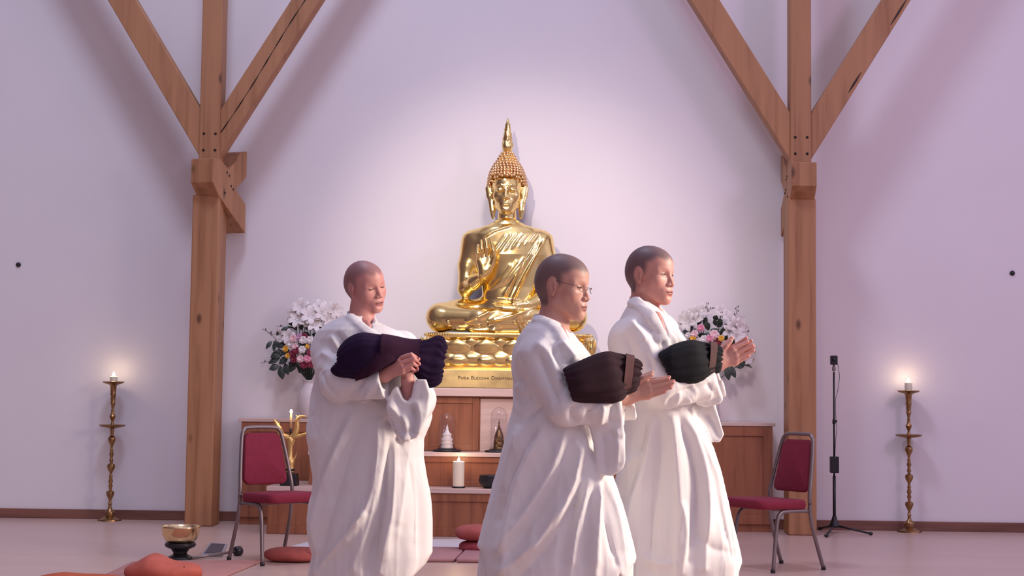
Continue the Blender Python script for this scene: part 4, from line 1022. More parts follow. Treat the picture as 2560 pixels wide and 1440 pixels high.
    if C.get('glasses'):
        wire = plain('glasses_metal', (0.16, 0.12, 0.13, 1), 0.3, 0.8, 0)
        sx = k.get('sx', 1.0)
        g = []
        for sgn in (1, -1):
            lens = [back((0.1000 * sx - 0.012 * max(0, math.cos(t)), sgn * (0.0325 + 0.0175 * math.copysign(abs(math.cos(t)) ** .8, math.cos(t))), -0.0085 + 0.0095 * math.copysign(abs(math.sin(t)) ** .8, math.sin(t)))) for t in np.linspace(0, 2 * math.pi, 28, endpoint=False)]
            g.append(tube(lens, 0.0007, 6, True))
            g.append(tube([back((0.0905 * sx, sgn * 0.052, -0.004)), back((0.0840 * sx, sgn * 0.066, 0.001)), back((0.04 * sx, sgn * 0.0755, 0.008)), back((0.006 * sx, sgn * 0.0765, 0.015)), back((-0.004 * sx, sgn * 0.0740, 0.017))], 0.0009, 6))
        g.append(tube([back((0.1000 * sx, 0.013, -0.006)), back((0.1045 * sx, 0, -0.004)), back((0.1000 * sx, -0.013, -0.006))], 0.0009, 6))
        obj('glasses', join(*g), wire, b, label='thin wire-rimmed glasses')
    return b

def pleated(pp, st, n=84, pleats=15, ends=(0.5, 0.5), seed=1, amp=0.05):
    """a soft bundle: rings around a bent axis, pleated along its length. st: (px, py, half height px, half depth m, dd, pleat strength)"""
    st = np.array(st, float); m = 9
    ss = smooth_path(st, 5); R = []; g = np.gradient(ss[:, :2], axis=0); r0 = random.Random(seed); ph = [r0.uniform(0, 6.3) for _ in range(6)]
    for i, (x, y, hh, hd_, dd, pl) in enumerate(ss):
        c = np.array(pp.w(x, y, dd)); t = g[i] / (np.linalg.norm(g[i]) + 1e-9); up = np.array([t[1], 0, t[0]]); up = up if up[2] > 0 else -up
        ring = []
        for k in range(n):
            a = 2 * math.pi * k / n; w_ = a * pleats + ph[0] + 0.7 * math.sin(2 * a + ph[1])
            sc_ = 1 + pl * amp * (abs(math.sin(w_ / 2)) ** .8 * 2 - 1.25) + 0.02 * math.sin(3 * a + ph[2] + i * 0.10) + 0.012 * math.sin(5 * a + ph[3] - i * .06)
            e = 0.82
            ca, sa = math.cos(a), math.sin(a); ca = math.copysign(abs(ca) ** e, ca); sa = math.copysign(abs(sa) ** e, sa)
            ring.append(c + up * (sa * hh / pp.sc * sc_) + np.array([0, -1, 0]) * (ca * hd_ * sc_) + np.array([t[0], 0, -t[1]]) * (pl * 0.003 * math.sin(w_)))
        R.append(np.array(ring))
    R = np.array(R)
    def capend(ring, inward):
        c = ring.mean(0); return [c + (ring - c) * 0.72 + inward * 0.012, c + (ring - c) * 0.35 + inward * 0.018]
    ax = R[1].mean(0) - R[0].mean(0); ax /= np.linalg.norm(ax); bx = R[-1].mean(0) - R[-2].mean(0); bx /= np.linalg.norm(bx)
    a = capend(R[0], ax); b = capend(R[-1], -bx)
    return rings([a[1], a[0]] + list(R) + b), ss
# ------------------------------------------------------------------ the golden statue
SY = -0.345
def gold_material(name, c, rough, bscale=0, bstr=0):
    nt = NT(name); v = coords(nt); nz = nt.n('ShaderNodeTexNoise'); nz.inputs['Scale'].default_value = 6; nz.inputs['Detail'].default_value = 3; nt.l(v, nz.inputs['Vector'])
    nt.l(ramp(nt, nz.outputs['Fac'], [(0.3, mix_cols(c, .92)), (0.7, mix_cols(c, 1.06))]), nt.p.inputs['Base Color'])
    nt.l(ramp(nt, nz.outputs['Fac'], [(0.3, (rough * .85,) * 3 + (1,)), (0.7, (rough * 1.2,) * 3 + (1,))]), nt.p.inputs['Roughness']); nt.set(Metallic=1.0)
    if bstr:
        br = nt.n('ShaderNodeTexBrick'); nt.l(coords(nt, (1, 1, 1)), br.inputs['Vector']); br.inputs['Scale'].default_value = bscale; br.inputs['Mortar Size'].default_value = .05
        sw = nt.n('ShaderNodeMapping'); sw.inputs['Rotation'].default_value = (math.pi / 2, 0, 0); tc = nt.n('ShaderNodeTexCoord'); nt.l(tc.outputs['Object'], sw.inputs[0]); nt.l(sw.outputs[0], br.inputs['Vector'])
        br.inputs['Color1'].default_value = (1, 1, 1, 1); br.inputs['Color2'].default_value = (.7, .7, .7, 1); br.inputs['Mortar'].default_value = (0, 0, 0, 1)
        bump(nt, br.outputs['Color'], bstr, .006)
    return nt.m
GOLD = gold_material('polished_gold', (0.95, 0.73, 0.30, 1), 0.17)
GOLDR = gold_material('woven_gold_band', (0.88, 0.60, 0.26, 1), 0.28, 9.0, 0.8)
sp = Person(SY, 308.0); B = sp.w
STC = B(1268, 834)
st = thing('golden_statue', 'golden seated statue with raised hand on a lotus throne on the altar', 'statue', (0.0, SY, STC[2]))
def statue_fn():
    rows = [(552, 1238, 1298, .085), (562, 1222, 1314, .105), (572, 1196, 1342, .13), (588, 1172, 1366, .15), (610, 1172, 1368, .165), (640, 1180, 1364, .172), (680, 1193, 1354, .162), (720, 1204, 1344, .152), (750, 1206, 1342, .155), (785, 1190, 1356, .18)]
    T = np.array([((B(a, y)[2] + B(b, y)[2]) / 2, (B(a, y)[0] + B(b, y)[0]) / 2, (B(b, y)[0] - B(a, y)[0]) / 2, d) for y, a, b, d in rows][::-1]).T
    H = B(1267, 481, -.015); R = rotz(-math.pi / 2); S = 1.60
    K = dict(jaw=0.96, eye=0, sx=0.96, nose=1.12, calm=1)
    def tor(p):
        z = p[:, 2]; a, b = interp(z, T[0], T[2]), interp(z, T[0], T[3]); x = p[:, 0] - interp(z, T[0], T[1]); y = p[:, 1] - f4(SY)
        rr = (np.abs(x / a) ** 2.5 + np.abs(y / b) ** 2.5) ** (1 / 2.5)
        return smax((rr - 1) * np.minimum(a, b) * .85, np.maximum(z - f4(T[0][-1]), f4(T[0][0]) - z), .03)
    def face(p):
        q = ((p - A(*H)) @ R.astype(f4)) / f4(S); d = head_sdf(q, K)
        ay = np.abs(q[:, 1]); e = np.stack([q[:, 0], ay, q[:, 2]], 1)
        d = smin(d, s_chain(e, [(.0925, .0070, .000), (.0940, .0100, .012), (.0930, .0165, .0220), (.0885, .0270, .0275), (.0815, .0385, .0258), (.0745, .0490, .0170)], [.0022, .0028, .0030, .0030, .0026, .0016], .004), .003)
        d = smin(d, s_ell(e, (.0735, .0315, .0020), (.0150, .0180, .0125)), .003)
        d = smin(d, s_cap(e, (.088, 0, .012), (.1060, 0, -.036), .0050, .0085), .005)
        d = smax(d, -s_cap(e, (.089, .0180, -.0080), (.078, .0470, -.0065), .0012, .0012), .002)
        return d * f4(S)
    c1 = [(y, w_) for y, w_ in ((476, 46), (460, 47), (445, 45), (430, 40), (418, 34), (405, 26), (392, 19), (382, 12), (376, 8))]
    cz = np.array([B(1268, y)[2] for y, _ in c1][::-1]); cr = np.array([w_ / 308 for _, w_ in c1][::-1]); order = np.argsort(cz); cz, cr = cz[order], cr[order]
    cx = B(1268, 420)[0]; zf = B(1268, 437)[2]
    def hair(p):
        z = p[:, 2]; r = interp(z, cz, cr); back_ = np.clip((zf - z) / .10, 0, 1) * .075
        x = p[:, 0] - f4(cx); y = p[:, 1] - f4(SY + .015) - back_
        d = (np.sqrt(x * x + (y / (1.06 - .35 * back_ / .075)) ** 2) - r) * .8
        return smax(d, np.maximum(z - f4(cz[-1]), f4(cz[0]) - z), .01)
    def fn(p):
        d = bounded(p, B(1270, 665), .42, tor, .10)
        for s, x0 in ((-1, 1268), (1, 1268)):
            m = lambda x, y, dd: B(x0 + s * (1268 - x), y, dd)
            d = smin(d, bounded(p, B(x0 + s * 95, 660), .34, lambda q: s_chain(q, [m(1183, 606, 0), m(1170, 665, -.01), m(1164, 722, -.045)] if s < 0 else [m(1183, 606, 0), m(1166, 665, -.01), m(1160, 725, -.03)], [.098, .080, .064], .03), .08), .045)
        # forearms and hands
        d = smin(d, bounded(p, B(1185, 705), .25, lambda q: s_chain(q, [B(1164, 722, -.045), B(1186, 706, -.14), B(1209, 688, -.225)], [.064, .056, .043], .03)), .02)
        def rh(q):
            n_ = (0, 1, 0)
            mc = [B(1227, 648, -.255), B(1217, 642, -.258), B(1206, 643, -.258), B(1197, 649, -.255)]; tp_ = [B(1226, 596, -.262), B(1214, 597, -.275), B(1203, 601, -.275), B(1195, 613, -.270)]
            pp_ = [B(1232, 622, -.285), B(1217, 620, -.290), B(1204, 622, -.290), B(1194, 632, -.285)]
            w0 = B(1210, 684, -.235); e = None
            for i in range(4):
                c = s_chain(q, [w0, (w0 * .4 + mc[i] * .6), mc[i]], [.040, .031, .022]); e = c if e is None else smin(e, c, .02)
            e = smin(e, s_cap(q, B(1221, 676, -.25), B(1231, 660, -.262), .034, .024), .02)
            e = smin(e, s_chain(q, [B(1231, 660, -.262), B(1237, 642, -.285), B(1233, 626, -.300)], [.022, .017, .012]), .008)
            for i in range(4): e = smin(e, s_chain(q, [mc[i], pp_[i], tp_[i]], [.0185, .0155, .0095]), .005)
            return e
        d = smin(d, bounded(p, B(1213, 645, -.25), .24, rh), .012)
        d = smin(d, bounded(p, B(1345, 745), .25, lambda q: s_chain(q, [B(1376, 725, -.03), B(1352, 748, -.14), B(1322, 760, -.225)], [.062, .056, .040], .03)), .02)
        def lh(q):
            e = s_cap(q, B(1322, 761, -.225), B(1285, 765, -.245), .036, .032)
            for i in range(4): e = smin(e, s_chain(q, [B(1288, 760 + i * 3, -.225 - i * .018), B(1258, 759 + i * 3.2, -.23 - i * .018), B(1232 + abs(i - 1) * 3, 757 + i * 3.6, -.225 - i * .018)], [.018, .016, .010]), .006)
            e = smin(e, s_chain(q, [B(1300, 752, -.24), B(1270, 748, -.255), B(1243, 746, -.245)], [.020, .015, .010]), .008); return e
        # crossed legs
        lg = s_chain(p, [B(1225, 782, .02), B(1150, 788, -.02), B(1101, 793, -.10)], [.125, .122, .116], .04)
        lg = smin(lg, s_chain(p, [B(1311, 782, .02), B(1386, 788, -.02), B(1432, 793, -.10)], [.125, .122, .116], .04), .05)
        lg = smin(lg, s_chain(p, [B(1101, 796, -.12), B(1200, 796, -.22), B(1300, 792, -.24), B(1372, 786, -.20)], [.108, .080, .060, .040], .03), .03)
        lg = smin(lg, s_chain(p, [B(1432, 796, -.12), B(1340, 812, -.20), B(1240, 818, -.22), B(1180, 818, -.20)], [.108, .070, .050, .040], .03), .02)
        lg = smin(lg, s_ell(p, B(1268, 808, -.04), (.46, .20, .085)), .04)
        lg = smin(lg, s_box(p, B(1268, 828, -.10), (.30, .145, .016), .012), .02)
        d = smin(d, lg, .04)
        d = smin(d, bounded(p, B(1285, 760, -.24), .22, lh), .012)
        # neck, head, ears, hair mass
        d = smin(d, bounded(p, B(1268, 545), .16, lambda q: smin(s_cap(q, B(1268, 515, .0), B(1268, 566, .02), .070, .080), s_ell(q, B(1268, 556, .005), (.092, .092, .022)), .012)), .028)
        d = smin(d, bounded(p, H, .23, face), .012)
        d = smin(d, bounded(p, B(1268, 430), .22, hair), .006)
        for s in (-1, 1):
            E = [B(1267.5 + s * 44, 472, .02), B(1267.5 + s * 42, 488, .012), B(1267.5 + s * 38, 505, .0), B(1267.5 + s * 36, 526, -.005), B(1267.5 + s * 35, 543, -.005)]
            d = smin(d, bounded(p, E[2], .18, lambda q: s_chain(q, E, [.034, .032, .027, .025, .015], .006, ((0, 1, 0), 2.0))), .005)
        return smax(d, f4(STC[2] - .004) - p[:, 2], .004)
    Hw = H
    xs = grid_axis(B(1055, 790)[0], B(1482, 790)[0], .0050, [(Hw[0] - .17, Hw[0] + .17, .0029), (B(1185, 640)[0], B(1242, 640)[0], .0032)])
    ys = grid_axis(SY - .36, SY + .22, .0050, [(Hw[1] - .22, Hw[1] + .12, .0029)])
    zs = grid_axis(STC[2] - .02, B(1268, 372)[2], .0050, [(B(1268, 548)[2], B(1268, 425)[2], .0029), (B(1210, 692)[2], B(1210, 590)[2], .0034)])
    return nets(fn, xs, ys, zs, 12, 1.3)
SV, SQ = statue_fn()
SV = relax(SV, SQ, 1, .4)
C_END = 1.0
sf = [(((1203, 600), (1232, 580), (1276, 565)), .006, .007), (((1368, 586), (1345, 625), (1321, 670), (1283, 752)), .011, .009), (((1352, 586), (1330, 620), (1305, 665), (1268, 745)), -.006, .008), (((1346, 600), (1318, 645), (1290, 690), (1262, 735)), .005, .010)]
for i in range(7): sf.append((((1225 + i * 17, 640 - i * 5), (1245 + i * 17, 612 - i * 5), (1262 + i * 15, 590 - i * 2)), .0022 + .001 * (i % 2), .008))
for i in range(5): sf.append((((1220 + i * 14, 730 - i * 6), (1250 + i * 16, 700 - i * 10), (1275 + i * 17, 665 - i * 10)), .003, .012))
sf += [(((1161, 805), (1190, 795), (1222, 782)), .009, .008), (((1215, 803), (1280, 790), (1352, 765)), .010, .009), (((1205, 790), (1250, 775), (1300, 772)), .006, .009), (((1124, 826), (1138, 818), (1160, 821), (1235, 824)), .012, .007), (((1075, 800), (1120, 812), (1160, 812)), .004, .012), (((1118, 800), (1121, 812), (1118, 826)), .005, .007)]
for i in range(7): sf.append((((1292 + i * 9, 800), (1300 + i * 11, 815), (1304 + i * 13, 831)), .008, .007))
SV = fold_robe(sp, SV, SQ, sf)
C_END = 0.55
obj('body', (SV, SQ), GOLD, st)
# curls, row upon row, over the head and its top-knot
cur = []; hx = B(1267.5, 440)[0]
for ri, py in enumerate(np.arange(488, 378, -7.0)):
    zz_ = B(1268, py)[2]; rad = np.interp(py, [376, 382, 392, 405, 418, 430, 445, 460, 478, 490], [9, 13, 20, 27, 35, 41, 46, 48.5, 48.5, 47]) / 308
    kb = min(1, max(0, (py - 437) / 31)); n_ = max(8, int(2 * math.pi * rad / .0275))
    for k in range(n_):
        a = 2 * math.pi * (k + .5 * (ri % 2)) / n_; x = rad * math.cos(a); y = rad * math.sin(a) * (1.06 - .35 * kb + (.22 * min(1, max(0, (py - 405) / 25)) if math.sin(a) < 0 else 0)) + .015 + .075 * kb
        if py > 441 and y < .0 and abs(x) < .125: continue
        if py > 444 and math.sin(a) < -.55: continue
        rr = .0150 if py > 410 else .0125
        cur.append(ball((hx + x, SY + y, zz_), (rr, rr, rr * .95), 10, 7))
for k in range(13):
    t_ = (k - 6) / 6; cur.append(ball(B(1267.5 + t_ * 36, 438 + 3 * abs(t_) ** 3 * 5 - (3 if k % 2 else 0), -.168 + .085 * t_ * t_), .0125, 10, 7))
obj('hair_curls', join(*cur), gold_material('gold_curls', (0.88, 0.60, 0.32, 1), 0.26), st)
fz = lambda y: B(1268, y)[2]; R_ = []
for y, r in ((380, 8), (374, 12), (366, 14), (358, 13), (352, 11), (349, 12.2), (342, 9.6), (338, 10.6), (330, 7.8), (326, 8.6), (318, 6), (314, 6.6), (306, 3.6), (302, 3.6), (294, .3)):
    ring = []
    for k in range(32):
        a = 2 * math.pi * k / 32; q = r / 308 * (1 + .16 * abs(math.cos(2.5 * a + y * .12)) - .08); ring.append((hx + q * math.cos(a), SY + .015 + q * math.sin(a), fz(y) + .010 * math.cos(5 * a + y * .24) * (r > 4)))
    R_.append(np.array(ring))
obj('flame_finial', rings(R_), GOLD, st)
# throne
def plan(wd, dp, n=96, e=5.0):
    out = []
    for k in range(n):
        a = 2 * math.pi * k / n; c, s = math.cos(a), math.sin(a); q = (abs(c) ** e + abs(s) ** e) ** (-1 / e); out.append((wd * c * q, dp * s * q))
    return np.array(out)
TC = np.array([0.016, -.335, 0]); tz_ = lambda y: P(1268, y, -.62)[2]
def band(ws):
    R = []
    for y, wpx, dp in ws: R.append(np.array([(x + TC[0], q + TC[1], tz_(y)) for x, q in plan(wpx / 311, dp)]))
    return rings(R)
obj('throne_top', band([(850, 204, .262), (843, 206, .268), (841, 211, .280), (833, 212, .282), (832, 208, .276), (831.5, 120, .10)]), GOLD, st)
beads = []; pl2 = plan(211 / 311, .281, 1200); L_ = np.cumsum(np.r_[0, np.linalg.norm(np.diff(pl2, axis=0), axis=1)])
for s_ in np.arange(0, L_[-1], .0205):
    i = min(1199, int(np.searchsorted(L_, s_))); beads.append(ball((pl2[i][0] + TC[0], pl2[i][1] + TC[1], tz_(837)), .0085, 8, 6))
obj('bead_rail', join(*beads), GOLD, st)
obj('throne_core', band([(906, 186, .235), (900, 190, .24), (895, 204, .262), (880, 204, .262), (860, 202, .258), (849, 203, .26)]), gold_material('burnished_gold', (0.88, 0.60, 0.26, 1), .3), st)
def petals(y, rx, rz, dp, wpx, dpl, per, ph, tilt):
    g = []; pl3 = plan(wpx / 311, dpl, 1600); L3 = np.cumsum(np.r_[0, np.linalg.norm(np.diff(pl3, axis=0), axis=1)]); n_ = int(round(L3[-1] / per)); n_ += n_ % 2
    i0 = 1200; s0 = L3[i0]
    for k in range(n_):
        s_ = (s0 + (k + ph) * L3[-1] / n_) % L3[-1]; i = min(1599, int(np.searchsorted(L3, s_))); c = pl3[i]; t_ = pl3[(i + 3) % 1600] - pl3[i - 3]; t_ /= np.linalg.norm(t_); nn = np.array([t_[1], -t_[0]])
        V, F_ = ball((0, 0, 0), 1.0, 24, 14); V = V.copy(); up_ = V[:, 2]; V[:, 0] *= np.where(up_ > 0, (1 - np.clip(up_, 0, 1) ** 3 * .35), 1)
        groove = 1 - .07 * (np.abs(np.sin(V[:, 0] * 9)) < .25)
        X = V[:, 0] * rx * groove; D = V[:, 1] * dp * groove + np.where(up_ > 0, up_ * tilt, 0); Z = up_ * rz * (1 + .12 * np.clip(up_, 0, 1) ** 6)
        W = np.stack([c[0] + TC[0] + t_[0] * X + nn[0] * -D, c[1] + TC[1] + t_[1] * X + nn[1] * -D, tz_(y) + Z], 1); g.append((W, F_))
    return join(*g)
PETG = gold_material('petal_gold', (0.93, 0.70, 0.28, 1), 0.2)
obj('upper_lotus_petals', join(petals(872, .118, .068, .026, 196, .250, .240, .25, -.016), petals(866, .080, .056, .016, 197, .250, .240, .75, -.016)), PETG, st)
obj('lower_lotus_petals', petals(893, .112, .074, .030, 190, .246, .240, .75, .012), PETG, st)
obj('base_lotus_petals', petals(899, .110, .062, .040, 190, .246, .240, .25, .016), PETG, st)
obj('woven_band', band([(926, 188, .245), (925, 190, .252), (906, 188, .248), (904, 184, .24)]), GOLDR, st)
pla = obj('name_plinth', box((TC[0] - 193 / 311, -.625, z3_ := P(1268, 970.5, -.62)[2]), (TC[0] + 193 / 311, -.05, tz_(925)), .004), gold_material('brushed_gold', (0.93, 0.71, 0.31, 1), .30), st, False)
for s in (-1, 1):
    bx_ = TC[0] + s * (207 / 311); cz0 = tz_(888)
    g = [lathe([(0, 0), (.012, .0), (.026, .03), (.029, .07), (.022, .095), (.024, .115), (.030, .132), (.018, .126), (0, .12)], 20, (bx_, -.58, cz0))]
    for k in range(5):
        a = 2 * math.pi * k / 5; g.append(tube([(bx_ + .024 * math.cos(a), -.58 + .024 * math.sin(a), cz0 + .02), (bx_ + .032 * math.cos(a), -.58 + .032 * math.sin(a), cz0 + .07), (bx_ + .028 * math.cos(a), -.58 + .028 * math.sin(a), cz0 + .12), (bx_ + .038 * math.cos(a), -.58 + .038 * math.sin(a), cz0 + .145)], [.006, .009, .007, .002], 8))
    obj('corner_bud', join(*g), GOLD, st)
tcu = bpy.data.curves.new('inscription', 'FONT'); tcu.body = 'Phra Buddha Dhammac'; tcu.size = .058; tcu.extrude = .0012; tcu.small_caps_scale = .80; tcu.space_character = 1.06
for ch in tcu.body_format: ch.use_small_caps = True
to = bpy.data.objects.new('inscription', tcu); COL.objects.link(to); to.parent = pla
p0 = P(1144.5, 948.5, -.627); to.location = tuple(p0 - ORG[st.name]); to.rotation_euler = (math.pi / 2, 0, 0)
bpy.context.view_layer.update()
tsc = (P(1283, 948, -.627)[0] - p0[0]) / max(to.dimensions[0], .01)
tme = bpy.data.meshes.new_from_object(to.evaluated_get(bpy.context.evaluated_depsgraph_get())); bpy.data.objects.remove(to)
tme.transform(Matrix.Diagonal((tsc, tsc, 1, 1))); tme.materials.clear(); tme.materials.append(plain('engraved_dark', (0.06, 0.03, 0.015, 1), .6, .3))
to = bpy.data.objects.new('inscription', tme); COL.objects.link(to); to.parent = pla; to.location = tuple(p0 - ORG[st.name]); to.rotation_euler = (math.pi / 2, 0, 0)
# ------------------------------------------------------------------ the three people in white
def fold(*pts, a=0.012, s=0.016): return (pts, a, s)
# the woman in the middle, nearest, walking to the right
pm = Person(-7.54, 740); w_ = pm.w
hn = dict(wrist=w_(1567, 992, -.048), mcp=pm.ws([(1617, 957, -.049), (1622, 969, -.050), (1624, 981, -.050), (1620, 992, -.048)]),
          tip=pm.ws([(1671, 947, -.045), (1682, 957, -.045), (1677, 969, -.045), (1662, 980, -.045)]),
          thumb=pm.ws([(1588, 956, -.052), (1608, 946, -.056), (1628, 937, -.052)]), wr=0.031)
hf = dict(wrist=w_(1569, 988, -.018), mcp=pm.ws([(1619, 953, -.019), (1624, 965, -.019), (1626, 977, -.019), (1622, 988, -.019)]),
          tip=pm.ws([(1673, 943, -.022), (1684, 953, -.022), (1679, 965, -.022), (1664, 976, -.022)]),
          thumb=pm.ws([(1590, 952, -.014), (1610, 942, -.014), (1630, 932, -.018)]), wr=0.031)
mid = dict(seed=2, skin=(.88, .86, .80), label='person in white robe and thin glasses, head shaved, carrying a dark brown bundle', glasses=True,
    head=dict(at=(1409, 717), yaw=-22, pitch=3, scale=0.985, k=dict(jaw=0.93, eye=0.0018, sx=0.92, hair=0.060, stub=0.82, nose=0.95, smile=0.002)),
    neck=[(1388, 770), (1380, 815, 0), (1402, 830, -.045), (1416, 858, -.080)], neck_r=[0.058, 0.062, 0.034, 0.010], neck_w=0.052,
    chest=(1376, 930, 0), chest_r=(0.085, 0.14, 0.17), hips=(1385, 1130, 0), hips_r=(0.09, 0.13, 0.12),
    feet=[(P(1385, 1130, -7.54)[0] + 0.14, -7.54 - 0.09), (P(1385, 1130, -7.54)[0] - 0.12, -7.54 + 0.09)],
    arm=pm.ws([(1354, 905, -.09), (1420, 1018, -.20), (1567, 992, -.048)]), far=pm.ws([(1385, 905, .09), (1440, 1010, .14), (1569, 988, -.018)]),
    slv=pm.ws([(1352, 900, -.115), (1416, 1014, -.200), (1575, 1026, -.095)]), arm_r=[0.085, 0.062, 0.054],
    fslv=pm.ws([(1392, 874, .14), (1440, 1005, .15), (1580, 1012, .03)]), far_r=[0.08, 0.062, 0.052],
    cuff=(w_(1559, 1020, -.06), (1, -.1, 0.08)), far_cuff=(w_(1588, 1010, .03), (1, 0, 0.1)),
    slabs=[([(1466, 1040), (1484, 1110), (1493, 1187), (1534, 1190), (1556, 1173), (1567, 1148), (1564, 1015)], -.150, .016)],
    holes=[(w_(1535, 1018, -.095), w_(1592, 1006, -.075), (0.034, 0.046)), (w_(1560, 1005, .02), w_(1605, 1000, .02), (0.036, 0.042))],
    hands=[hn, dict(hf, k=0.0015)], inner=0.012,
    rows=[(791, 1337, 1376, .050), (799, 1330, 1394, .075), (810, 1320, 1410, .105), (824, 1308, 1424, .135), (845, 1294, 1442, .160), (870, 1284, 1463, .175), (893, 1280, 1480, .185), (920, 1279, 1482, .188), (960, 1282, 1474, .185),
          (1000, 1283, 1464, .175), (1030, 1279, 1460, .175), (1080, 1267, 1482, .19), (1120, 1257, 1503, .20), (1180, 1242, 1530, .21), (1240, 1227, 1548, .22),
          (1300, 1211, 1567, .23), (1360, 1195, 1583, .235), (1400, 1191, 1592, .24), (1440, 1187, 1590, .24), (1560, 1182, 1585, .24), (1760, 1190, 1570, .24)],
    hem=[(1180, 1359), (1194, 1362), (1212, 1371), (1232, 1500), (1535, 1500), (1541, 1416), (1555, 1433), (1591, 1398), (1620, 1390)],
    theta=[(9, .5, .007, 1.0), (16, 1.0, .004, -2.0)],
    vopen=[([(1402, 822), (1409, 836), (1413, 850), (1415, 864)], [.020, .018, .012, .005])],
    collar=[([(1343, 796), (1362, 801), (1382, 812), (1398, 828), (1408, 848), (1417, 872), (1430, 896), (1446, 918)], 0.022),
            ([(1340, 791, .02), (1375, 797, .056), (1404, 810, .050), (1421, 828, .01), (1426, 848, -.05), (1422, 868, -.10)], 0.0095)],
    folds=[fold((1356, 1017), (1316, 1043), a=-.010, s=.010), fold((1415, 1060), (1387, 1161), (1325, 1270), (1254, 1374), a=.014), fold((1428, 1080), (1402, 1170), (1342, 1280), (1275, 1380), a=-.014, s=.014),
           fold((1368, 1050), (1302, 1185), (1273, 1317), (1262, 1420), a=.014, s=.018), fold((1345, 1060), (1290, 1170), (1250, 1300), a=-.010), fold((1462, 1072), (1424, 1232), (1349, 1350), (1259, 1430), a=.016, s=.018),
           fold((1478, 1100), (1445, 1240), (1380, 1350), (1300, 1440), a=-.012, s=.016), fold((1474, 1190), (1439, 1327), (1424, 1438), a=.013), fold((1457, 1200), (1420, 1330), (1395, 1438), a=-.010), fold((1500, 1199), (1490, 1327), (1486, 1438), a=.014, s=.013),
           fold((1488, 1199), (1470, 1327), (1460, 1438), a=-.012, s=.013), fold((1512, 1199), (1523, 1303), (1545, 1410), a=-.014, s=.013), fold((1530, 1200), (1548, 1300), (1570, 1400), a=.008),
           fold((1335, 855), (1372, 890), (1395, 950), a=.010), fold((1345, 880), (1372, 950), (1392, 1000), a=-.010, s=.012), fold((1380, 870), (1425, 960), a=-.010, s=.010), fold((1400, 850), (1440, 900), a=.008, s=.010),
           fold((1440, 1062), (1432, 1035), (1440, 1015), a=-.012, s=.010), fold((1470, 1060), (1478, 1020), a=-.010, s=.009), fold((1500, 1062), (1506, 1015), a=.009, s=.009), fold((1528, 1062), (1534, 1010), a=-.009, s=.009),
           fold((1290, 880), (1300, 950), (1330, 1010), a=-.008), fold((1286, 960), (1320, 985), a=.007, s=.01), fold((1300, 1060), (1275, 1150), (1262, 1250), a=.009), fold((1505, 1075), (1512, 1130), (1515, 1180), a=-.008, s=.010), fold((1540, 1070), (1545, 1120), (1540, 1170), a=.008, s=.010),
           fold((1515, 1075), (1535, 1090), (1556, 1100), a=-.006, s=.012)])
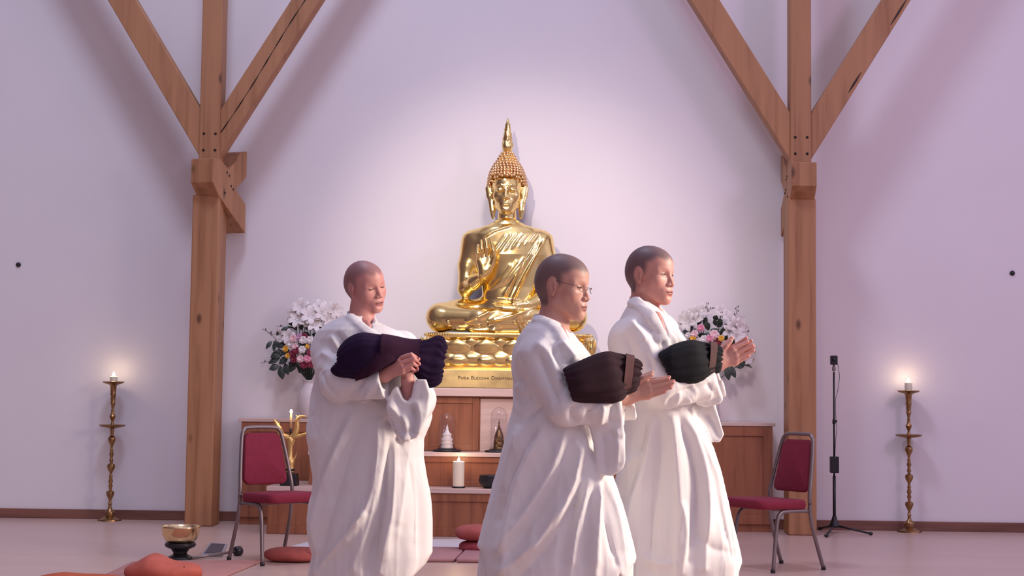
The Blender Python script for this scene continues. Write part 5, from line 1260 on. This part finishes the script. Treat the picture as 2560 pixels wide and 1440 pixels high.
# the woman on the right, a little farther, walking to the right
pr_ = Person(-7.16, 690); w_ = pr_.w
hn = dict(wrist=w_(1797, 907, -.048), mcp=pr_.ws([(1831, 873, -.049), (1838, 884, -.050), (1841, 896, -.050), (1839, 908, -.048)]),
          tip=pr_.ws([(1869, 855, -.040), (1881, 863, -.043), (1884, 877, -.043), (1872, 891, -.043)]),
          thumb=pr_.ws([(1803, 880, -.052), (1815, 865, -.054), (1827, 852, -.050)]), wr=0.031)
hf = dict(wrist=w_(1798, 903, -.018), mcp=pr_.ws([(1833, 868, -.019), (1840, 879, -.019), (1844, 891, -.019), (1842, 903, -.019)]),
          tip=pr_.ws([(1866, 845, -.022), (1878, 852, -.022), (1884, 866, -.022), (1876, 883, -.022)]),
          thumb=pr_.ws([(1804, 876, -.014), (1816, 860, -.014), (1829, 846, -.018)]), wr=0.031)
right = dict(seed=4, skin=(.90, .82, .82), label='person in white robe with open collar, head shaved, carrying a black bundle', 
    head=dict(at=(1628, 688), yaw=-34, pitch=0, scale=0.95, k=dict(jaw=1.03, eye=0.0042, sx=0.93, hair=0.064, stub=0.85, nose=0.96, brow=0.2, gaze=-0.002)),
    neck=[(1612, 735), (1606, 785, 0), (1638, 800, -.045), (1656, 826, -.075), (1666, 850, -.10)], neck_r=[0.062, 0.068, 0.044, 0.024, 0.006], neck_w=0.056,
    chest=(1622, 890, 0), chest_r=(0.09, 0.14, 0.17), hips=(1642, 1090, 0), hips_r=(0.10, 0.13, 0.12),
    feet=[(P(1642, 1090, -7.16)[0] + 0.16, -7.16 - 0.09), (P(1642, 1090, -7.16)[0] - 0.12, -7.16 + 0.09)],
    arm=pr_.ws([(1582, 862, -.09), (1655, 965, -.20), (1797, 907, -.048)]), far=pr_.ws([(1630, 862, .09), (1685, 960, .15), (1798, 903, -.018)]),
    slv=pr_.ws([(1578, 852, -.115), (1654, 968, -.200), (1800, 962, -.085)]), arm_r=[0.085, 0.070, 0.050],
    fslv=pr_.ws([(1645, 834, .13), (1690, 965, .15), (1800, 960, .03)]), far_r=[0.08, 0.062, 0.05],
    cuff=(w_(1792, 950, -.06), (1, -.1, 0.35)), far_cuff=(w_(1806, 955, .03), (1, 0, 0.3)),
    slabs=[([(1740, 945), (1785, 930), (1806, 948), (1808, 1000), (1799, 1011), (1768, 1016), (1740, 1010)], -.105, .018), ([(1712, 1000), (1785, 1006), (1809, 1086), (1798, 1106), (1768, 1100), (1735, 1060)], -.050, .026)],
    holes=[(w_(1768, 940, -.075), w_(1822, 915, -.055), (0.034, 0.046)), (w_(1780, 945, .02), w_(1826, 920, .02), (0.034, 0.04))],
    hands=[hn, dict(hf, k=0.0015)], inner=0.012,
    rows=[(747, 1578, 1606, .050), (758, 1570, 1630, .085), (770, 1563, 1648, .112), (785, 1556, 1664, .138), (802, 1548, 1681, .158), (825, 1538, 1698, .174), (852, 1532, 1717, .182), (890, 1532, 1721, .185), (935, 1538, 1722, .18),
          (980, 1550, 1722, .172), (1020, 1556, 1735, .172), (1070, 1556, 1762, .18), (1110, 1552, 1779, .185), (1170, 1545, 1800, .19), (1230, 1535, 1815, .20),
          (1300, 1522, 1832, .21), (1350, 1512, 1845, .215), (1400, 1505, 1855, .22), (1440, 1500, 1853, .22), (1560, 1500, 1845, .22), (1720, 1505, 1830, .22)],
    hem=[(1480, 1600), (1836, 1600), (1842, 1424), (1857, 1398), (1890, 1390)],
    theta=[(10, 1.5, .007, 1.0), (17, .3, .004, -2.0)],
    vopen=[([(1642, 785), (1652, 808), (1662, 830), (1669, 850)], [.020, .018, .013, .005])],
    collar=[([(1584, 753), (1600, 762), (1618, 780), (1634, 802), (1646, 826), (1656, 852), (1664, 880)], 0.025),
            ([(1581, 747, .02), (1618, 757, .066), (1646, 772, .060), (1666, 796, .02), (1676, 822, -.04), (1674, 850, -.10)], 0.014)],
    folds=[fold((1635, 1035), (1615, 1170), (1585, 1270), (1570, 1390), a=.014), fold((1612, 1040), (1590, 1150), (1560, 1260), a=-.010), fold((1655, 1035), (1650, 1170), (1632, 1300), (1625, 1430), a=-.013), fold((1680, 1030), (1690, 1140), (1700, 1290), (1690, 1435), a=.012, s=.018),
           fold((1695, 1030), (1730, 1135), (1742, 1245), (1722, 1400), a=-.015, s=.014), fold((1710, 1030), (1752, 1135), (1768, 1260), (1760, 1420), a=.014), fold((1720, 1030), (1780, 1170), (1812, 1295), (1843, 1390), a=-.010), fold((1740, 1040), (1795, 1170), (1825, 1295), a=.009),
           fold((1605, 1120), (1560, 1190), (1545, 1260), a=.012), fold((1700, 1250), (1716, 1330), (1705, 1430), a=.010, s=.012), fold((1740, 1330), (1780, 1370), (1835, 1380), a=-.006), fold((1600, 1390), (1650, 1410), (1690, 1405), a=.008, s=.012),
           fold((1570, 800), (1610, 850), (1640, 920), a=.010), fold((1560, 830), (1585, 900), (1620, 970), a=-.010), fold((1590, 800), (1640, 830), a=-.007, s=.010), fold((1610, 850), (1635, 930), a=-.009, s=.012), fold((1665, 1018), (1700, 985), (1740, 965), a=-.010, s=.012), fold((1690, 1022), (1730, 995), a=.008, s=.010),
           fold((1655, 850), (1668, 900), a=-.007, s=.010), fold((1690, 820), (1705, 860), a=.007, s=.010), fold((1765, 1030), (1785, 1060), (1798, 1092), a=-.007, s=.009), fold((1770, 955), (1785, 985), a=-.006, s=.009)])
# the woman on the left, farthest, turned towards the camera
pl_ = Person(-6.34, 600); w_ = pl_.w
hr = dict(wrist=w_(962, 938, -.25), mcp=pl_.ws([(993, 897, -.285), (1000, 908, -.292), (1006, 920, -.292), (1006, 931, -.285)]),
          pip=pl_.ws([(1028, 886, -.290), (1034, 896, -.294), (1033, 909, -.292), (1028, 920, -.286)]),
          tip=pl_.ws([(1040, 893, -.268), (1043, 903, -.270), (1042, 915, -.268), (1036, 925, -.264)]),
          thumb=pl_.ws([(984, 908, -.262), (1002, 897, -.245), (1020, 889, -.240)]), wr=0.031, fr=0.0086)
hl = dict(wrist=w_(1020, 950, -.235), mcp=pl_.ws([(1018, 905, -.238), (1024, 914, -.238), (1026, 924, -.240), (1024, 932, -.240)]),
          pip=pl_.ws([(1041, 888, -.245), (1047, 899, -.245), (1048, 911, -.245), (1043, 924, -.245)]),
          tip=pl_.ws([(1040, 890, -.258), (1046, 897, -.260), (1047, 908, -.260), (1044, 921, -.258)]),
          thumb=pl_.ws([(1008, 925, -.250), (1004, 908, -.255), (1012, 895, -.258)]), wr=0.026, fr=0.0084)
left = dict(seed=8, skin=(.88, .76, .80), label='person in white robe with eyes lowered, head shaved, clasping hands around a purple bundle',
    head=dict(at=(914, 716), yaw=-42, pitch=6, roll=13, scale=0.95, k=dict(jaw=1.10, eye=0, sx=0.94, hair=0.070, stub=0.55, nose=0.93, brow=0.15)),
    neck=[(905, 768), (902, 812, 0), (914, 816, -.055), (925, 830, -.095)], neck_r=[0.066, 0.068, 0.040, 0.010], neck_w=0.058,
    chest=(915, 905, .02), chest_r=(0.14, 0.10, 0.17), hips=(925, 1100, .02), hips_r=(0.13, 0.11, 0.12),
    feet=[(P(925, 1100, -6.34)[0] + 0.03, -6.34 - 0.08), (P(925, 1100, -6.34)[0] - 0.06, -6.34 + 0.10)],
    arm=pl_.ws([(832, 890, -.02), (850, 966, -.17), (962, 938, -.25)]), far=pl_.ws([(995, 890, .02), (1027, 1025, -.19), (1018, 950, -.238)]),
    slv=pl_.ws([(826, 880, -.03), (848, 956, -.165), (985, 962, -.275)]), arm_r=[0.082, 0.076, 0.054],
    fslv=pl_.ws([(1002, 872, .03), (1050, 1000, -.06), (1036, 1030, -.15)]), far_r=[0.078, 0.064, 0.056],
    cuff=(w_(963, 962, -.25), (1, -.25, 0.22)), far_cuff=(w_(1012, 700, -.24), (0, 0, 1)),
    fslabs=[([(968, 1000), (986, 968), (994, 962), (1000, 976), (1008, 996), (1019, 1003), (1029, 992), (1034, 962), (1042, 948), (1066, 948), (1078, 985), (1070, 1040), (1044, 1092), (1020, 1100), (990, 1086), (972, 1048)], -.255, .022)],
    holes=[(w_(935, 955, -.24), w_(990, 940, -.275), (0.034, 0.044))],
    hands=[hr, dict(hl, k=0.0015)], inner=0.075,
    rows=[(783, 874, 912, .045), (792, 856, 932, .075), (803, 832, 944, .098), (813, 814, 964, .118), (828, 794, 998, .138), (848, 785, 1022, .150), (876, 780, 1040, .156), (905, 783, 1062, .16), (940, 790, 1076, .16), (980, 782, 1081, .165),
          (1020, 774, 1081, .175), (1060, 770, 1074, .18), (1095, 769, 1060, .18), (1140, 775, 1058, .18), (1190, 783, 1066, .185), (1230, 782, 1073, .185), (1262, 774, 1076, .19), (1300, 770, 1078, .19),
          (1345, 773, 1078, .19), (1385, 783, 1078, .19), (1420, 777, 1072, .19), (1460, 773, 1060, .19), (1560, 790, 1045, .18), (1640, 800, 1035, .18)],
    hem=[(740, 1480), (990, 1478), (1030, 1441), (1060, 1411), (1078, 1384), (1110, 1360)],
    theta=[(8, .9, .007, 1.0), (15, .3, .004, -2.0)],
    vopen=[([(916, 808), (922, 816), (927, 825)], [.020, .016, .008])],
    collar=[([(875, 790), (886, 800), (900, 812), (914, 824), (928, 836), (944, 848)], 0.021),
            ([(873, 783, .03), (910, 782, .060), (932, 792, .02), (938, 806, -.04), (936, 820, -.09), (928, 832, -.125)], 0.0115)],
    folds=[fold((891, 1018), (832, 1147), (790, 1284), (777, 1366), a=.014, s=.02), fold((870, 1020), (812, 1140), (782, 1240), a=-.010, s=.018), fold((915, 1020), (870, 1140), (822, 1290), (792, 1400), a=-.012, s=.018), fold((942, 1040), (942, 1137), (925, 1240), (870, 1350), a=.012, s=.016), fold((1030, 1010), (1040, 1050), (1030, 1088), a=-.006, s=.010), fold((985, 985), (1000, 1030), (1005, 1080), a=-.006, s=.010),
           fold((974, 1095), (962, 1238), (944, 1330), (921, 1425), a=-.020, s=.012), fold((985, 1095), (980, 1238), (968, 1330), (950, 1430), a=.014, s=.018), fold((914, 1275), (850, 1357), (790, 1431), a=.011), fold((960, 1040), (958, 1140), (930, 1280), (880, 1420), a=.010, s=.018), fold((1022, 1105), (1005, 1240), (990, 1330), a=.009, s=.02),
           fold((1012, 1130), (1040, 1250), (1035, 1360), a=-.006, s=.02), fold((840, 830), (858, 860), (866, 905), a=-.010, s=.010), fold((826, 836), (846, 872), (858, 910), a=.008, s=.010), fold((800, 880), (830, 900), (850, 925), a=.008, s=.012), fold((800, 920), (812, 960), (835, 985), a=-.008, s=.012), fold((870, 1008), (890, 975), (905, 955), a=-.010, s=.012), fold((905, 1008), (925, 975), a=.009, s=.010),
           fold((935, 1003), (945, 965), a=-.006, s=.010), fold((965, 1012), (990, 1030), (1010, 1052), (1020, 1085), a=.012, s=.016), fold((975, 1060), (992, 1090), (1022, 1098), a=.012, s=.012), fold((960, 1045), (985, 1075), (1000, 1108), a=-.016, s=.012), fold((1040, 1000), (1048, 1050), (1035, 1090), a=.008, s=.018), fold((1030, 1010), (1034, 1060), (1028, 1095), a=-.014, s=.010), fold((985, 850), (1000, 880), a=-.006, s=.012), fold((760, 1050), (790, 1110), a=.010, s=.02)])
for pp_, c_ in ((pm, mid), (pr_, right), (pl_, left)):
    build_person(pp_, c_)

def bundle(pp, st, band, label, c, cb, seed, strap=None, pleats=15):
    g, ss = pleated(pp, st, 90, pleats, seed=seed)
    ctr = pp.w(np.mean([s[0] for s in st]), np.mean([s[1] for s in st]), np.mean([s[4] for s in st]))
    b = obj('robe_bundle', g, plain('bundle_cloth', c, 0.9, 0, 0.15, 20, 0.12, 120, Specular_IOR_Level=0.2), None, True, origin=ctr)
    tag(b, label, 'bundle', None)
    R = []
    for (x, y, hh, hd_, dd, tx, tz) in smooth_path(np.array(band, float), 4):
        cc = np.array(pp.w(x, y, dd)); ring = []
        for k in range(48):
            a = 2 * math.pi * k / 48; ca, sa = math.cos(a), math.sin(a); ca = math.copysign(abs(ca) ** .85, ca); sa = math.copysign(abs(sa) ** .85, sa)
            kk = 1 + 0.012 * math.sin(3 * a + seed)
            ring.append(cc + np.array([tx, 0, tz]) * (sa * hh / pp.sc * kk) + np.array([0, -1, 0]) * (ca * hd_ * kk))
        R.append(np.array(ring))
    gb = rings(R)
    bm_ = plain('band_cloth', cb, 0.9, 0, 0.12, 20, 0.15, 120, Specular_IOR_Level=0.2)
    o = obj('tie_band', gb, bm_, b, label='plain cloth band tied round the bundle')
    if strap is not None:
        o2 = obj('tie_strap', strap, bm_, b)
    return b
bundle(pm, [(1419, 963, 37, .058, -.225, .5), (1427, 961, 44, .070, -.223, .5), (1455, 957, 51, .080, -.210, .45), (1505, 947, 61, .085, -.180, .35), (1535, 942, 61, .085, -.160, .5), (1556, 938, 51, .074, -.135, 1.0), (1572, 937, 44, .062, -.120, 1.0), (1590, 935, 37, .056, -.105, 1.2), (1601, 936, 25, .040, -.100, 1.2)],
       [(1559, 938, 53, .080, -.133, .10, .99), (1568, 937, 50, .074, -.124, .10, .99), (1580, 936, 46, .068, -.114, .12, .99)],
       'dark brown pleated robe bundle held by the person in glasses', (0.030, 0.0125, 0.018, 1), (0.10, 0.046, 0.046, 1), 3)
bundle(pr_, [(1658, 918, 30, .052, -.220, .5), (1666, 915, 39, .064, -.218, .5), (1685, 913, 48, .078, -.200, .5), (1725, 906, 54, .082, -.175, .4), (1748, 903, 51, .080, -.155, .5), (1766, 900, 43, .066, -.130, 1.0), (1780, 898, 37, .056, -.105, 1.0), (1796, 896, 33, .052, -.090, 1.2), (1803, 896, 22, .040, -.085, 1.2)],
       [(1770, 899, 46, .072, -.126, .10, .99), (1778, 898, 43, .067, -.114, .10, .99), (1787, 897, 40, .063, -.098, .12, .99)],
       'black pleated robe bundle held by the person on the right with the open collar', (0.0095, 0.010, 0.0135, 1), (0.085, 0.045, 0.045, 1), 5)
bundle(pl_, [(840, 910, 16, .035, -.225, .8), (849, 914, 30, .060, -.225, .7), (876, 905, 50, .085, -.230, .4), (912, 890, 57, .092, -.235, .25), (948, 882, 45, .085, -.235, .2), (985, 880, 36, .075, -.225, .3), (1022, 886, 34, .065, -.205, .5), (1045, 892, 40, .060, -.200, .9), (1066, 898, 53, .054, -.195, 1.0), (1082, 902, 62, .048, -.190, 1.3), (1098, 906, 58, .042, -.188, 1.5), (1110, 908, 42, .030, -.188, 1.5)],
       [(955, 881, 45, .088, -.235, 0, 1), (985, 880, 39.5, .084, -.226, 0, 1), (1022, 886, 38, .074, -.206, 0, 1), (1044, 892, 43, .067, -.201, .05, 1), (1050, 894, 46, .066, -.200, .05, 1)],
       'dark purple robe bundle with a fanned end held by the person with lowered eyes', (0.018, 0.006, 0.030, 1), (0.034, 0.009, 0.026, 1), 9, pleats=19,
       strap=rings([np.array([np.array(pl_.w(x + ox * .25, y + ox, dd - oy)) for ox, oy in ((-h, 0), (-h * .5, .005), (h * .5, .005), (h, 0), (h * .5, -.012), (-h * .5, -.012))]) for x, y, dd, h in ((1012, 868, -.268, 20), (975, 886, -.308, 21), (945, 905, -.322, 20), (915, 925, -.318, 18), (885, 938, -.295, 15))]))
